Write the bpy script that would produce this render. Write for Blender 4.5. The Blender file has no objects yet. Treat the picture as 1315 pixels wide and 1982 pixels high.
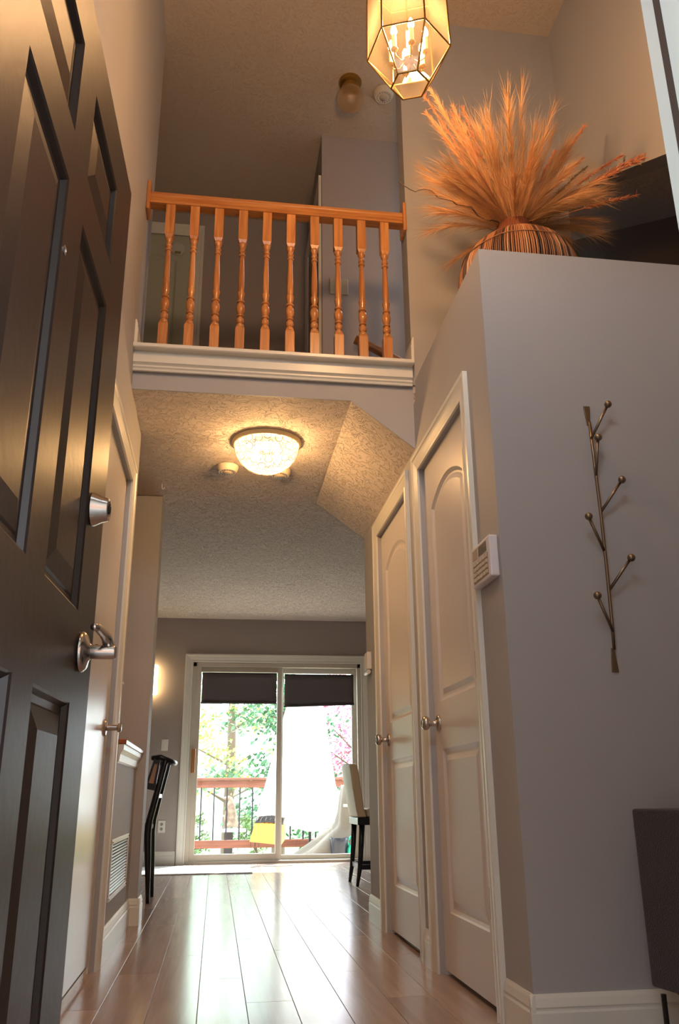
import bpy, bmesh, math, random
from math import radians as R, pi, sin, cos
from mathutils import Vector, Matrix, noise
random.seed(7)
C = bpy.context.scene.collection
sc = bpy.context.scene

# ------------------------------------------------------------------ camera
W, H, F = 1315, 1982, 1614.8
yaw, pitch, roll = .14307, .328244, -.009587
cam_d = bpy.data.cameras.new('camera')
cam = bpy.data.objects.new('camera', cam_d); C.objects.link(cam); sc.camera = cam
f_ = Vector((sin(yaw)*cos(pitch), cos(yaw)*cos(pitch), sin(pitch)))
r0 = Vector((cos(yaw), -sin(yaw), 0)); u0 = r0.cross(f_)
rr = r0*cos(roll)+u0*sin(roll); uu = -r0*sin(roll)+u0*cos(roll)
m3 = Matrix((rr, uu, -f_)).transposed()
cam.matrix_world = Matrix.Translation((0, 0, .64)) @ m3.to_4x4()
cam_d.sensor_fit = 'VERTICAL'; cam_d.sensor_height = 24.0; cam_d.lens = F/H*24.0
cam_d.clip_start = .05; cam_d.clip_end = 300

# ------------------------------------------------------------------ world, sun, exposure
wd = bpy.data.worlds.new('sky'); sc.world = wd; wd.use_nodes = True
wn = wd.node_tree.nodes; wl = wd.node_tree.links
bg = wn['Background']; bg.inputs['Strength'].default_value = 10.5
bg.inputs['Color'].default_value = (.76, .88, 1.0, 1)
sun_d = bpy.data.lights.new('sun', 'SUN'); sun = bpy.data.objects.new('sun', sun_d); C.objects.link(sun)
sun_d.energy = 15; sun_d.angle = R(1.5); sun_d.color = (1, .95, .86)
sun.rotation_euler = (R(38), 0, R(150)); sun.location = (3, 14, 9)
for nm, loc, rot, sx, sy in (('slider_portal', (.62, 9.5, 1.0), (R(-90), 0, 0), 1.9, 2.1),
                             ('entry_portal', (.16, .66, 1.03), (R(90), 0, 0), .95, 2.1),
                             ('upper_portal', (.157, .68, 3.12), (R(90), 0, 0), .97, .75)):
    ld = bpy.data.lights.new(nm, 'AREA'); ld.shape = 'RECTANGLE'; ld.size = sx; ld.size_y = sy
    ld.cycles.is_portal = True
    lo = bpy.data.objects.new(nm, ld); C.objects.link(lo); lo.location = loc; lo.rotation_euler = rot
vs = sc.view_settings
vs.view_transform = 'Standard'; vs.look = 'None'; vs.gamma = 1; vs.use_curve_mapping = False; vs.exposure = 0.27
sc.cycles.use_denoising = True
sc.cycles.max_bounces = 10; sc.cycles.diffuse_bounces = 5; sc.cycles.glossy_bounces = 5; sc.cycles.transparent_max_bounces = 16
sc.cycles.sample_clamp_indirect = 6

# ------------------------------------------------------------------ materials
def lin(c):
    return tuple((x/255/12.92 if x/255 <= .04045 else ((x/255+.055)/1.055)**2.4) for x in c)
MATS = {}
def mat(name, rgb, rough=.6, metal=0, bump=None, var=None, coat=0, emit=None, spec=None, trans=0, sheen=0):
    """rgb 0-255; bump=(scale, strength, detail); var=(scale, amount, (sx,sy,sz)) colour variation"""
    if name in MATS: return MATS[name]
    m = bpy.data.materials.new(name); m.use_nodes = True; nt = m.node_tree; N = nt.nodes; L = nt.links
    b = N['Principled BSDF']; c = lin(rgb)
    b.inputs['Base Color'].default_value = (*c, 1); b.inputs['Roughness'].default_value = rough
    b.inputs['Metallic'].default_value = metal; b.inputs['Coat Weight'].default_value = coat
    if sheen: b.inputs['Sheen Weight'].default_value = sheen
    if spec is not None: b.inputs['Specular IOR Level'].default_value = spec
    if trans: b.inputs['Transmission Weight'].default_value = trans
    if emit: b.inputs['Emission Color'].default_value = (*lin(emit[0]), 1); b.inputs['Emission Strength'].default_value = emit[1]
    if bump or var: tc = N.new('ShaderNodeTexCoord')
    if var:
        mp = N.new('ShaderNodeMapping'); mp.inputs['Scale'].default_value = var[2] if len(var) > 2 else (1, 1, 1)
        nz = N.new('ShaderNodeTexNoise'); nz.inputs['Scale'].default_value = var[0]; nz.inputs['Detail'].default_value = 6
        mx = N.new('ShaderNodeMixRGB'); mx.inputs[1].default_value = (*[x*(1-var[1]) for x in c], 1)
        mx.inputs[2].default_value = (*[min(1, x*(1+var[1])) for x in c], 1)
        L.new(tc.outputs['Object'], mp.inputs[0]); L.new(mp.outputs[0], nz.inputs['Vector'])
        rp = N.new('ShaderNodeValToRGB'); rp.color_ramp.elements[0].position = .35; rp.color_ramp.elements[1].position = .65
        L.new(nz.outputs['Fac'], rp.inputs[0]); L.new(rp.outputs[0], mx.inputs[0]); L.new(mx.outputs[0], b.inputs['Base Color'])
    if bump:
        n2 = N.new('ShaderNodeTexNoise'); n2.inputs['Scale'].default_value = bump[0]
        n2.inputs['Detail'].default_value = bump[2] if len(bump) > 2 else 3
        bp = N.new('ShaderNodeBump'); bp.inputs['Strength'].default_value = bump[1]; bp.inputs['Distance'].default_value = .004
        L.new(tc.outputs['Object'], n2.inputs['Vector']); L.new(n2.outputs['Fac'], bp.inputs['Height']); L.new(bp.outputs[0], b.inputs['Normal'])
    MATS[name] = m; return m

def mat_stomp(name, rgb, strength):
    m = mat(name, rgb, .8); nt = m.node_tree; N = nt.nodes; L = nt.links; b = N['Principled BSDF']
    tc = N.new('ShaderNodeTexCoord'); n = N.new('ShaderNodeTexNoise'); n.inputs['Scale'].default_value = 15; n.inputs['Detail'].default_value = 2
    n.inputs['Distortion'].default_value = 2.4
    w = N.new('ShaderNodeMath'); w.operation = 'SUBTRACT'; w.inputs[1].default_value = .5
    a = N.new('ShaderNodeMath'); a.operation = 'ABSOLUTE'
    mr = N.new('ShaderNodeMapRange'); mr.inputs['From Min'].default_value = 0; mr.inputs['From Max'].default_value = .035
    mr.inputs['To Min'].default_value = 1; mr.inputs['To Max'].default_value = 0
    bp = N.new('ShaderNodeBump'); bp.inputs['Strength'].default_value = strength; bp.inputs['Distance'].default_value = .009
    L.new(tc.outputs['Object'], n.inputs['Vector']); L.new(n.outputs['Fac'], w.inputs[0]); L.new(w.outputs[0], a.inputs[0])
    L.new(a.outputs[0], mr.inputs['Value']); L.new(mr.outputs[0], bp.inputs['Height']); L.new(bp.outputs[0], b.inputs['Normal'])
    return m

def mat_wood(name, rgb1, rgb2, rough=.35, scale=9, axis='Z', coat=.3, spread=(.3, .7)):
    if name in MATS: return MATS[name]
    m = mat(name, rgb1, rough, coat=coat); nt = m.node_tree; N = nt.nodes; L = nt.links; b = N['Principled BSDF']
    tc = N.new('ShaderNodeTexCoord'); mp = N.new('ShaderNodeMapping')
    s = {'X': (.06, 1, 1), 'Y': (1, .06, 1), 'Z': (1, 1, .06)}[axis]
    mp.inputs['Scale'].default_value = tuple(scale*q for q in s)
    oi = N.new('ShaderNodeObjectInfo'); ad = N.new('ShaderNodeVectorMath'); ad.operation = 'ADD'
    sc_ = N.new('ShaderNodeVectorMath'); sc_.operation = 'SCALE'; sc_.inputs['Scale'].default_value = 40
    cx = N.new('ShaderNodeCombineXYZ')
    for i in range(3): L.new(oi.outputs['Random'], cx.inputs[i])
    L.new(cx.outputs[0], sc_.inputs[0])
    nz = N.new('ShaderNodeTexNoise'); nz.inputs['Scale'].default_value = 6; nz.inputs['Detail'].default_value = 5; nz.inputs['Distortion'].default_value = .6
    L.new(tc.outputs['Object'], mp.inputs[0]); L.new(mp.outputs[0], ad.inputs[0]); L.new(sc_.outputs[0], ad.inputs[1])
    L.new(ad.outputs[0], nz.inputs['Vector'])
    rp = N.new('ShaderNodeValToRGB'); rp.color_ramp.elements[0].position = spread[0]; rp.color_ramp.elements[1].position = spread[1]
    rp.color_ramp.elements[0].color = (*lin(rgb2), 1); rp.color_ramp.elements[1].color = (*lin(rgb1), 1)
    L.new(nz.outputs['Fac'], rp.inputs[0])
    hsv = N.new('ShaderNodeHueSaturation'); ma = N.new('ShaderNodeMapRange')
    ma.inputs['To Min'].default_value = .86; ma.inputs['To Max'].default_value = 1.12
    L.new(oi.outputs['Random'], ma.inputs['Value']); L.new(ma.outputs[0], hsv.inputs['Value']); L.new(rp.outputs[0], hsv.inputs['Color'])
    L.new(hsv.outputs[0], b.inputs['Base Color'])
    return m

def mat_glass(name, tint=(255, 255, 255), refl=.1, glow=0, rough=.0, haze=0):
    if name in MATS: return MATS[name]
    m = bpy.data.materials.new(name); m.use_nodes = True; nt = m.node_tree; N = nt.nodes; L = nt.links
    N.remove(N['Principled BSDF']); out = N['Material Output']
    t = N.new('ShaderNodeBsdfTransparent'); t.inputs[0].default_value = (*lin(tint), 1)
    g = N.new('ShaderNodeBsdfGlossy'); g.inputs['Roughness'].default_value = rough
    lw = N.new('ShaderNodeLayerWeight'); pw_ = N.new('ShaderNodeMath'); pw_.operation = 'POWER'; pw_.inputs[1].default_value = 5
    ma_ = N.new('ShaderNodeMath'); ma_.operation = 'MULTIPLY_ADD'; ma_.inputs[1].default_value = .9; ma_.inputs[2].default_value = .04
    L.new(lw.outputs['Facing'], pw_.inputs[0]); L.new(pw_.outputs[0], ma_.inputs[0])
    mx = N.new('ShaderNodeMixShader'); L.new(ma_.outputs[0], mx.inputs[0]); L.new(t.outputs[0], mx.inputs[1]); L.new(g.outputs[0], mx.inputs[2])
    last = mx
    if haze:
        d = N.new('ShaderNodeBsdfTranslucent'); d.inputs[0].default_value = (*lin((255, 225, 180)), 1)
        m2 = N.new('ShaderNodeMixShader'); m2.inputs[0].default_value = haze
        L.new(mx.outputs[0], m2.inputs[1]); L.new(d.outputs[0], m2.inputs[2]); last = m2
    L.new(last.outputs[0], out.inputs[0]); MATS[name] = m; return m

M_wall = mat('wall_paint', (170, 168, 168), .62, bump=(180, .05, 2))
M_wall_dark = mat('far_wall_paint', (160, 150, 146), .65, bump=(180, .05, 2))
M_trim = mat('white_trim_paint', (222, 221, 212), .32)
M_trimw = mat('door_white_paint', (214, 208, 204), .33, bump=(9, .03, 2))
M_ceil = mat_stomp('textured_ceiling', (204, 192, 182), .8)
M_ceil2 = mat_stomp('textured_upper_ceiling', (190, 174, 156), .45)
M_door = mat('dark_brown_door_paint', (38, 29, 25), .38, bump=(40, .12, 4), spec=.36)
M_nickel = mat('satin_nickel', (190, 184, 178), .22, 1)
M_brass = mat('aged_brass', (176, 140, 78), .28, 1)
M_bronze = mat('antique_bronze', (136, 118, 98), .38, 1)
M_black = mat('black_lacquer', (26, 24, 26), .28)
M_plast = mat('white_plastic', (214, 212, 206), .4)
M_oak = mat_wood('oak_rail', (208, 146, 84), (172, 104, 52), .32, 10, 'X')
M_oakz = mat_wood('oak_baluster', (212, 152, 94), (172, 106, 56), .32, 10, 'Z')
M_floor = mat_wood('laminate_plank', (184, 162, 152), (160, 138, 128), .20, 5, 'Y', coat=0, spread=(.2, .8))
M_sub = mat('subfloor', (96, 84, 76), .5)
M_sash = mat('beige_vinyl_sash', (196, 188, 174), .45)
M_fab = mat('charcoal_blind_fabric', (98, 94, 97), .9, bump=(400, .3, 2))
M_steel = mat('dark_steel', (60, 58, 58), .4, .8)

def LK(k, a, b): k.new(a, b)
# ------------------------------------------------------------------ mesh helpers
def to_obj(name, bm, m, parent=None, smooth=False, bevel=0, loc=None, rot=None, seg=2):
    bmesh.ops.recalc_face_normals(bm, faces=bm.faces)
    me = bpy.data.meshes.new(name); bm.to_mesh(me); bm.free()
    for mm in (m if isinstance(m, (list, tuple)) else [m]): me.materials.append(mm)
    if smooth:
        for p in me.polygons: p.use_smooth = True
    o = bpy.data.objects.new(name, me); C.objects.link(o)
    if parent: o.parent = parent
    if loc: o.location = loc
    if rot: o.rotation_euler = rot
    if bevel:
        md = o.modifiers.new('bevel', 'BEVEL'); md.width = bevel; md.segments = seg; md.limit_method = 'ANGLE'
    return o
def auto(o, ang=35):
    me = o.data
    for p in me.polygons: p.use_smooth = True
    me.set_sharp_from_angle(angle=R(ang)); return o
def box(bm, x0, x1, y0, y1, z0, z1, mi=0):
    v = [bm.verts.new(p) for p in ((x0,y0,z0),(x1,y0,z0),(x1,y1,z0),(x0,y1,z0),(x0,y0,z1),(x1,y0,z1),(x1,y1,z1),(x0,y1,z1))]
    for q in ((0,3,2,1),(4,5,6,7),(0,1,5,4),(1,2,6,5),(2,3,7,6),(3,0,4,7)):
        bm.faces.new([v[i] for i in q]).material_index = mi
    return v
def prism(bm, pts, a, b, axis='y'):
    """extrude a 2D outline; axis y: pts=(x,z) between y=a..b; axis z: (x,y); axis x: (y,z)"""
    def P(p, t): return {'y': (p[0], t, p[1]), 'z': (p[0], p[1], t), 'x': (t, p[0], p[1])}[axis]
    A = [bm.verts.new(P(p, a)) for p in pts]; B = [bm.verts.new(P(p, b)) for p in pts]; n = len(pts)
    bm.faces.new(A); bm.faces.new(B[::-1])
    for i in range(n): bm.faces.new((A[i], A[(i+1) % n], B[(i+1) % n], B[i]))
def lathe(bm, prof, seg=24, mtx=None, cap=True):
    rings = []
    for r, z in prof:
        rings.append([bm.verts.new((r*cos(2*pi*i/seg), r*sin(2*pi*i/seg), z)) for i in range(seg)])
    for a, b in zip(rings, rings[1:]):
        for i in range(seg): bm.faces.new((a[i], a[(i+1) % seg], b[(i+1) % seg], b[i]))
    if cap: bm.faces.new(rings[0][::-1]); bm.faces.new(rings[-1])
    if mtx is not None:
        for rg in rings:
            for v in rg: v.co = mtx @ v.co
def tube(bm, pts, rad, seg=8, cap=True):
    pts = [Vector(p) for p in pts]; n = len(pts); rings = []; up = None
    for i, p in enumerate(pts):
        t = (pts[min(i+1, n-1)]-pts[max(i-1, 0)]).normalized()
        if up is None: up = t.orthogonal().normalized()
        up = (up-t*up.dot(t)).normalized(); s = t.cross(up)
        r = rad[i] if isinstance(rad, (list, tuple)) else rad
        rings.append([bm.verts.new(p+(up*cos(2*pi*k/seg)+s*sin(2*pi*k/seg))*r) for k in range(seg)])
    for a, b in zip(rings, rings[1:]):
        for k in range(seg): bm.faces.new((a[k], a[(k+1) % seg], b[(k+1) % seg], b[k]))
    if cap: bm.faces.new(rings[0][::-1]); bm.faces.new(rings[-1])
def ball(bm, c, r, seg=14):
    rs = bmesh.ops.create_uvsphere(bm, u_segments=seg, v_segments=seg//2+2, radius=r)
    for v in rs['verts']: v.co += Vector(c)
def NB(): return bmesh.new()
def B1(name, dims, m, parent=None, bevel=0, **k):
    bm = NB(); box(bm, *dims); return to_obj(name, bm, m, parent, bevel=bevel, **k)
def tag(o, label=None, cat=None, group=None, kind=None):
    if label: o['label'] = label
    if cat: o['category'] = cat
    if group: o['group'] = group
    if kind: o['kind'] = kind
    return o
def thing(name, label, cat, loc=(0,0,0), rz=0, group=None, kind=None):
    o = bpy.data.objects.new(name, None); C.objects.link(o); o.location = loc; o.rotation_euler = (0, 0, rz)
    o.empty_display_size = .1
    return tag(o, label, cat, group, kind)
def struct(name, bm, m, parent=None, **k):
    o = to_obj(name, bm, m, parent, **k); o['kind'] = 'structure'; return o
def root(name, loc=(0,0,0), rz=0):
    o = bpy.data.objects.new(name, None); C.objects.link(o); o.location = loc; o.rotation_euler = (0, 0, rz); o['kind'] = 'structure'; return o
def dup(o, parent, loc=None, rot=None):
    c = o.copy(); C.objects.link(c); c.parent = parent
    if loc is not None: c.location = loc
    if rot is not None: c.rotation_euler = rot
    return c
XL, XR = -.444, .865          # faces of the hall's left and right walls
YF, YB = 2.44, 3.50           # front of closet block, balcony plane
CZ, UZ = 2.40, 4.82           # lower and upper ceiling

# ------------------------------------------------------------------ floor with planks
bm = NB(); box(bm, -2.7, 3.7, .70, 9.16, -.14, -.012)
floor = struct('floor', bm, M_sub)
pw = .156; L_ = 1.30
offs = {0: 3.53, 1: 3.13, 3: 3.58, 4: 3.12, -2: 3.67, 2: 4.1, -1: 4.04, 5: 3.9}
meshes = {}
def plank_mesh(l):
    k = round(l, 3)
    if k not in meshes:
        bm = NB(); g = .0007; e = .0010
        x0, x1, y0, y1 = g, pw-g, g, k-g
        v0 = [bm.verts.new(p) for p in ((x0,y0,-.012),(x1,y0,-.012),(x1,y1,-.012),(x0,y1,-.012))]
        v1 = [bm.verts.new(p) for p in ((x0,y0,-.0012),(x1,y0,-.0012),(x1,y1,-.0012),(x0,y1,-.0012))]
        v2 = [bm.verts.new(p) for p in ((x0+e,y0+e,0),(x1-e,y0+e,0),(x1-e,y1-e,0),(x0+e,y1-e,0))]
        for a, b in ((v0, v1), (v1, v2)):
            for i in range(4): bm.faces.new((a[i], a[(i+1) % 4], b[(i+1) % 4], b[i]))
        bm.faces.new(v2); bm.faces.new(v0[::-1])
        me = bpy.data.meshes.new('plank'); bm.to_mesh(me); bm.free(); me.materials.append(M_floor); meshes[k] = me
    return meshes[k]
for k in range(-14, 22):
    x = -.032+pw*k; off = offs.get(k, 3+random.uniform(0, 1.3))
    if x+pw < XL-.2: ys, ye = 5.2, 9.15
    elif x > XR+.05: ys, ye = 4.93, 9.15
    else: ys, ye = .86, 9.15
    y = off - L_*math.ceil((off-ys)/L_)
    segs = []
    while y < ye:
        a, b = max(y, ys), min(y+L_, ye)
        if b-a > .02: segs.append((a, b))
        y += L_
    for a, b in segs:
        o = bpy.data.objects.new('plank', plank_mesh(b-a)); C.objects.link(o); o.parent = floor; o.location = (x, a, 0)
for k in range(6, 12):   # short planks in front of the closet block
    o = bpy.data.objects.new('plank', plank_mesh(1.5)); C.objects.link(o); o.parent = floor; o.location = (-.032+pw*k, .92, 0)

# ------------------------------------------------------------------ walls
T = .12
bm = NB()   # left wall, foyer and loft side, with closet door opening Y 2.92..3.73
box(bm, XL-T, XL, .89, 2.90, 0, CZ); box(bm, XL-T, XL, 3.745, 4.02, 0, CZ); box(bm, XL-T, XL, 2.90, 3.745, 2.045, CZ)
box(bm, XL-T, XL, .89, 3.79, CZ, UZ)
struct('wall_left', bm, M_wall)
bm = NB(); box(bm, XL-T, XL, 4.02, 5.0, 0, .84)
struct('wall_half', bm, M_wall)
bm = NB(); box(bm, -2.7, XL+.05, 5.0, 5.20, 0, 2.42); struct('wall_stub', bm, M_wall)
bm = NB(); box(bm, -1.5, -1.4, 2.6, 5.0, 0, 2.41); box(bm, -1.4, XL-T, 3.9, 4.0, 0, 2.41); box(bm, -1.4, XL-T, 2.6, 2.7, 0, 2.41)
struct('wall_stairwell', bm, M_wall)
# closet block: side wall with two door openings
bm = NB()
box(bm, XR, XR+T, YF, 2.745, 0, 2.5); box(bm, XR, XR+T, 2.745, 3.455, 2.045, 2.5); box(bm, XR, XR+T, 3.455, 3.742, 0, 2.40)
box(bm, XR, XR+T, 3.742, 4.488, 2.045, 2.40); box(bm, XR, XR+T, 4.488, 4.93, 0, 2.40)
box(bm, XR+T, 3.6, 4.81, 4.93, 0, 2.46)
struct('wall_right', bm, M_wall)
bm = NB(); box(bm, XR+T, 1.76, YF, YF+.1, 0, 2.5); box(bm, XR+T, 1.76, YF+.1, YB, 2.42, 2.5)
struct('wall_closet', bm, M_wall)
# balcony face and the wall above the plant shelf
bm = NB()
prism(bm, [(XL, 2.40), (.565, 2.40), (XR, 2.17), (XR, 2.595), (XL, 2.595)], YB, YB+.01)
struct('wall_balcony', bm, M_wall)
bm = NB(); box(bm, XR, 1.76, YB, YB+T, 2.5, UZ); struct('wall_upper', bm, M_wall)
bm = NB()   # header over the opening on the right, slanted lower edge
sl = lambda y: 3.113+.61*(y-2.513)
prism(bm, [(.89, 0), (1.3, 0), (1.3, sl(1.3)), (YB+T, sl(YB+T)), (YB+T, UZ), (.89, UZ)], 1.76, 1.76+T, 'x')
box(bm, 1.76, 1.76+T, 1.3, YB, 0, 2.5)
struct('wall_header', bm, M_wall)
# side room seen past the header
bm = NB(); prism(bm, [(1.3, sl(1.3)), (5.6, sl(5.6)), (5.6, sl(5.6)+.1), (1.3, sl(1.3)+.1)], 1.76+T, 2.75, 'x')
struct('ceiling_side_room', bm, mat_stomp('side_room_ceiling', (186, 178, 172), .35))
bm = NB(); box(bm, 2.62, 2.74, 1.3, 5.6, 0, 5.1); box(bm, 1.88, 2.62, 5.5, 5.6, 2.5, 5.0); box(bm, 1.88, 2.62, 1.2, 1.3, 0, 1.0)  # unseen front end left open above a low sill, added to let daylight in
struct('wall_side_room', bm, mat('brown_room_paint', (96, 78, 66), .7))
bm = NB(); box(bm, 1.88, 2.62, 1.3, 5.5, 2.35, 2.45); struct('floor_side_room', bm, M_sub)
# front wall with entry opening and a window above
FY0, FY1 = .70, .89
bm = NB()
box(bm, -2.7, -.335, FY0, FY1, 0, 5.0); box(bm, .65, 1.88, FY0, FY1, 0, 5.0); box(bm, -.335, .65, FY0, FY1, 2.08, 2.75)
box(bm, -.335, .65, FY0, FY1, 3.48, 5.0)
struct('wall_front', bm, M_wall)
bm = NB(); 
for a, b in ((-.335, -.30), (.14, .17), (.615, .65)): box(bm, a, b, FY0+.05, FY0+.10, 2.75, 3.48)
for a, b in ((2.75, 2.79), (3.44, 3.48)): box(bm, -.335, .65, FY0+.05, FY0+.10, a, b)
wn_ = struct('window_1', bm, M_trim)
to_obj('pane', (lambda b: (box(b, -.31, .63, FY0+.07, FY0+.075, 2.78, 3.45), b)[1])(NB()), mat_glass('window_glass'), wn_)
# far room
bm = NB()
box(bm, -2.7, -.285, 9.15, 9.33, 0, 2.6); box(bm, 1.535, 3.7, 9.15, 9.33, 0, 2.6); box(bm, -.285, 1.535, 9.15, 9.33, 2.02, 2.6)
struct('wall_back', bm, M_wall_dark)
bm = NB(); box(bm, -2.7, -2.6, 5.2, 9.15, 0, 2.6); struct('wall_dining_left', bm, M_wall_dark)
bm = NB(); box(bm, 3.6, 3.7, 4.8, 9.15, 0, 2.6); struct('wall_dining_right', bm, M_wall_dark)
# lower ceiling (very slightly rising), slanted soffit on the right
bm = NB()
prism(bm, [(YB+.01, CZ), (9.15, 2.495), (9.15, 2.57), (YB+.01, 2.57)], -2.7, 3.7, 'x')
prism(bm, [(2.6, CZ), (YB+T, CZ), (YB+T, 2.57), (2.6, 2.57)], -1.5, XL-T, 'x')
struct('ceiling', bm, M_ceil)
bm = NB(); prism(bm, [(.565, 2.399), (XR+.001, 2.17), (XR+.001, 2.403), (.565, 2.403)], YB+.01, 4.95)
struct('ceiling_soffit', bm, M_ceil)
# upper ceiling, loft
bm = NB(); box(bm, -2.7, 1.88, .70, 5.6, UZ, UZ+.1); struct('ceiling_upper', bm, M_ceil2)
bm = NB(); box(bm, -1.8, 1.9, YB+.02, 5.35, 2.571, 2.60); struct('floor_loft', bm, mat('loft_carpet', (160, 148, 134), .95, bump=(300, .5, 2)))
bm = NB(); box(bm, -1.8, -.245, 5.35, 5.45, 4.71, UZ); box(bm, -.245, 1.9, 5.35, 5.45, 2.6, UZ); box(bm, -1.8, -1.05, 5.35, 5.45, 2.6, 4.71); box(bm, -1.8, -.2, 5.46, 5.5, 2.6, UZ)  # last box is an added sheet behind the door, blocking leaking sky
struct('wall_loft_back', bm, M_wall_dark)
bm = NB(); box(bm, .543, 1.76, 4.43, 4.53, 2.6, UZ); box(bm, .543, .643, 4.53, 5.35, 2.6, UZ)
struct('wall_loft_corridor', bm, M_wall_dark)
bm = NB(); box(bm, -1.9, -1.8, 3.7, 5.45, 2.6, UZ); box(bm, -1.8, XL-T, 3.67, 3.79, 2.6, UZ); struct('wall_loft_left', bm, M_wall_dark)

# ------------------------------------------------------------------ trim: casings and baseboards
def frame(face, pos):
    """local x along wall, z up, -y into the room"""
    return {'R': ((XR, pos, 0), -pi/2), 'L': ((XL, pos, 0), pi/2), 'F': ((pos, 0, 0), 0)}[face]
CAS = [(0, 0), (0, .009), (.012, .011), (.020, .008), (.048, .013), (.060, .014), (.066, .018), (.082, .018), (.082, 0)]
def casing(name, loc, rz, w, h, prof=CAS, m=None, z0=0, scale=1):
    bm = NB(); cols = []
    for a, t in prof:
        a *= scale
        cols.append([bm.verts.new(p) for p in ((-a, -t, z0), (-a, -t, h+a), (w+a, -t, h+a), (w+a, -t, z0))])
    for c0, c1 in zip(cols, cols[1:]):
        for i in range(3): bm.faces.new((c0[i], c0[i+1], c1[i+1], c1[i]))
    for i in range(3): bm.faces.new((cols[-1][i], cols[-1][i+1], cols[0][i+1], cols[0][i]))
    bm.faces.new([c[0] for c in cols]); bm.faces.new([c[3] for c in cols][::-1])
    o = struct(name, bm, m or M_trim, loc=loc, rot=(0, 0, rz)); return o
BB = [(0, 0), (.014, 0), (.014, .088), (.011, .094), (.011, .098), (.013, .102), (.008, .122), (.004, .132), (0, .132)]
def baseboard(name, segs, m=None, prof=BB):
    """segs: list of (x0,y0,x1,y1,nx,ny): wall line and outward normal"""
    bm = NB()
    for x0, y0, x1, y1, nx, ny in segs:
        A = [bm.verts.new((x0+nx*t, y0+ny*t, z)) for t, z in prof]; B = [bm.verts.new((x1+nx*t, y1+ny*t, z)) for t, z in prof]
        n = len(prof)
        for i in range(n): bm.faces.new((A[i], A[(i+1) % n], B[(i+1) % n], B[i]))
        bm.faces.new(A[::-1]); bm.faces.new(B)
    return struct(name, bm, m or M_trim)
e = .014
baseboard('baseboard_left', [(XL, 3.845, XL, 5.0, 1, 0), (XL, .9, XL, 2.80, 1, 0)])
baseboard('baseboard_stub', [(XL, 5.0, XL+.05+e, 5.0, 0, -1), (XL+.05, 5.0-e+.0008, XL+.05, 5.2, 1, 0)])
baseboard('baseboard_right', [(XR, YF-e+.0008, XR, 2.655, -1, 0), (XR, 3.545, XR, 3.652, -1, 0), (XR, 4.578, XR, 4.93, -1, 0)])
baseboard('baseboard_closet', [(XR-e+.0008, YF, 1.76, YF, 0, -1)])
baseboard('baseboard_back', [(-2.6, 9.15, -.38, 9.15, 0, -1), (1.63, 9.15, 3.6, 9.15, 0, -1)])
o = baseboard('baseboard_loft', [(XL, YB-.05, XL, 3.79, 1, 0), (XR+.001, YB-.05, XR+.001, YB+T, -1, 0)]); o.location.z = 2.60

def offset_poly(P, d):
    n = len(P); out = []
    for i in range(n):
        a, b, c = Vector(P[i-1]), Vector(P[i]), Vector(P[(i+1) % n])
        e1 = (b-a).normalized(); e2 = (c-b).normalized(); n1 = Vector((-e1.y, e1.x)); n2 = Vector((-e2.y, e2.x))
        k = n1+n2; k = k/ (k.dot(n1)) if k.dot(n1) > 1e-6 else n1
        out.append(tuple(b+k*d))
    return out
def leaf(name, w, h, t, panels, m, parent, back=True, steps=((.006, .004), (.016, .009), (.024, .009), (.045, .003))):
    """door leaf: local x width, z height, thickness along y; raised panels both sides"""
    bm = NB()
    for side in ((-1,) if not back else (-1, 1)):
        y = side*t/2
        outer = [bm.verts.new((x, y, z)) for x, z in ((0, 0), (w, 0), (w, h), (0, h))]
        edges = [bm.edges.new((outer[i], outer[(i+1) % 4])) for i in range(4)]
        for P in panels:
            ring = [bm.verts.new((x, y, z)) for x, z in P]; n = len(P)
            edges += [bm.edges.new((ring[i], ring[(i+1) % n])) for i in range(n)]
            prev = ring
            for d, dep in steps:
                nxt = [bm.verts.new((x, y-side*dep, z)) for x, z in offset_poly(P, d)]
                for i in range(n): bm.faces.new((prev[i], prev[(i+1) % n], nxt[(i+1) % n], nxt[i]))
                prev = nxt
            bm.faces.new(prev)
        bmesh.ops.triangle_fill(bm, edges=edges, use_beauty=True)
        if side == -1: first = outer
        else:
            for i in range(4): bm.faces.new((first[i], first[(i+1) % 4], outer[(i+1) % 4], outer[i]))
    if not back:
        o2 = [bm.verts.new((v.co.x, t/2, v.co.z)) for v in first]; bm.faces.new(o2)
        for i in range(4): bm.faces.new((first[i], first[(i+1) % 4], o2[(i+1) % 4], o2[i]))
    bm.normal_update()
    o = to_obj(name, bm, m, parent); return o
def rect(a, b, c, d): return [(a, c), (b, c), (b, d), (a, d)]
def arch(a, b, c, d, rise, n=14):
    P = [(a, c), (b, c), (b, d)]; 
    for i in range(1, n):
        u = i/n; P.append((b+(a-b)*u, d+rise*(sin(pi*u))**.8))
    P.append((a, d)); return P
def knob(name, parent, loc, rz, m=M_nickel, s=1.0, scal=.0):
    """round door knob pointing to local -y"""
    bm = NB(); mt = Matrix.Rotation(R(90), 4, 'X')
    lathe(bm, [(.001, 0), (.033*s, 0), (.034*s, .004), (.031*s, .009), (.016*s, .012), (.012*s, .016), (.0125*s, .034), (.014*s, .040), (.024*s, .044),
               (.0285*s, .052), (.029*s, .060), (.025*s, .068), (.016*s, .0715), (.012*s, .070), (.001, .070)], 28, mt)
    return auto(to_obj(name, bm, m, parent, loc=loc, rot=(0, 0, rz)), 50)
def hinge(parent, x, z, m=None):
    bm = NB(); tube(bm, [(x, -.024, z-.045), (x, -.024, z+.045)], .0055, 8)
    box(bm, x-.002, x+.014, -.0215, -.0165, z-.043, z+.043)
    return to_obj('hinge', bm, m or mat('hinge_steel', (120, 112, 100), .35, .9), parent)

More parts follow.
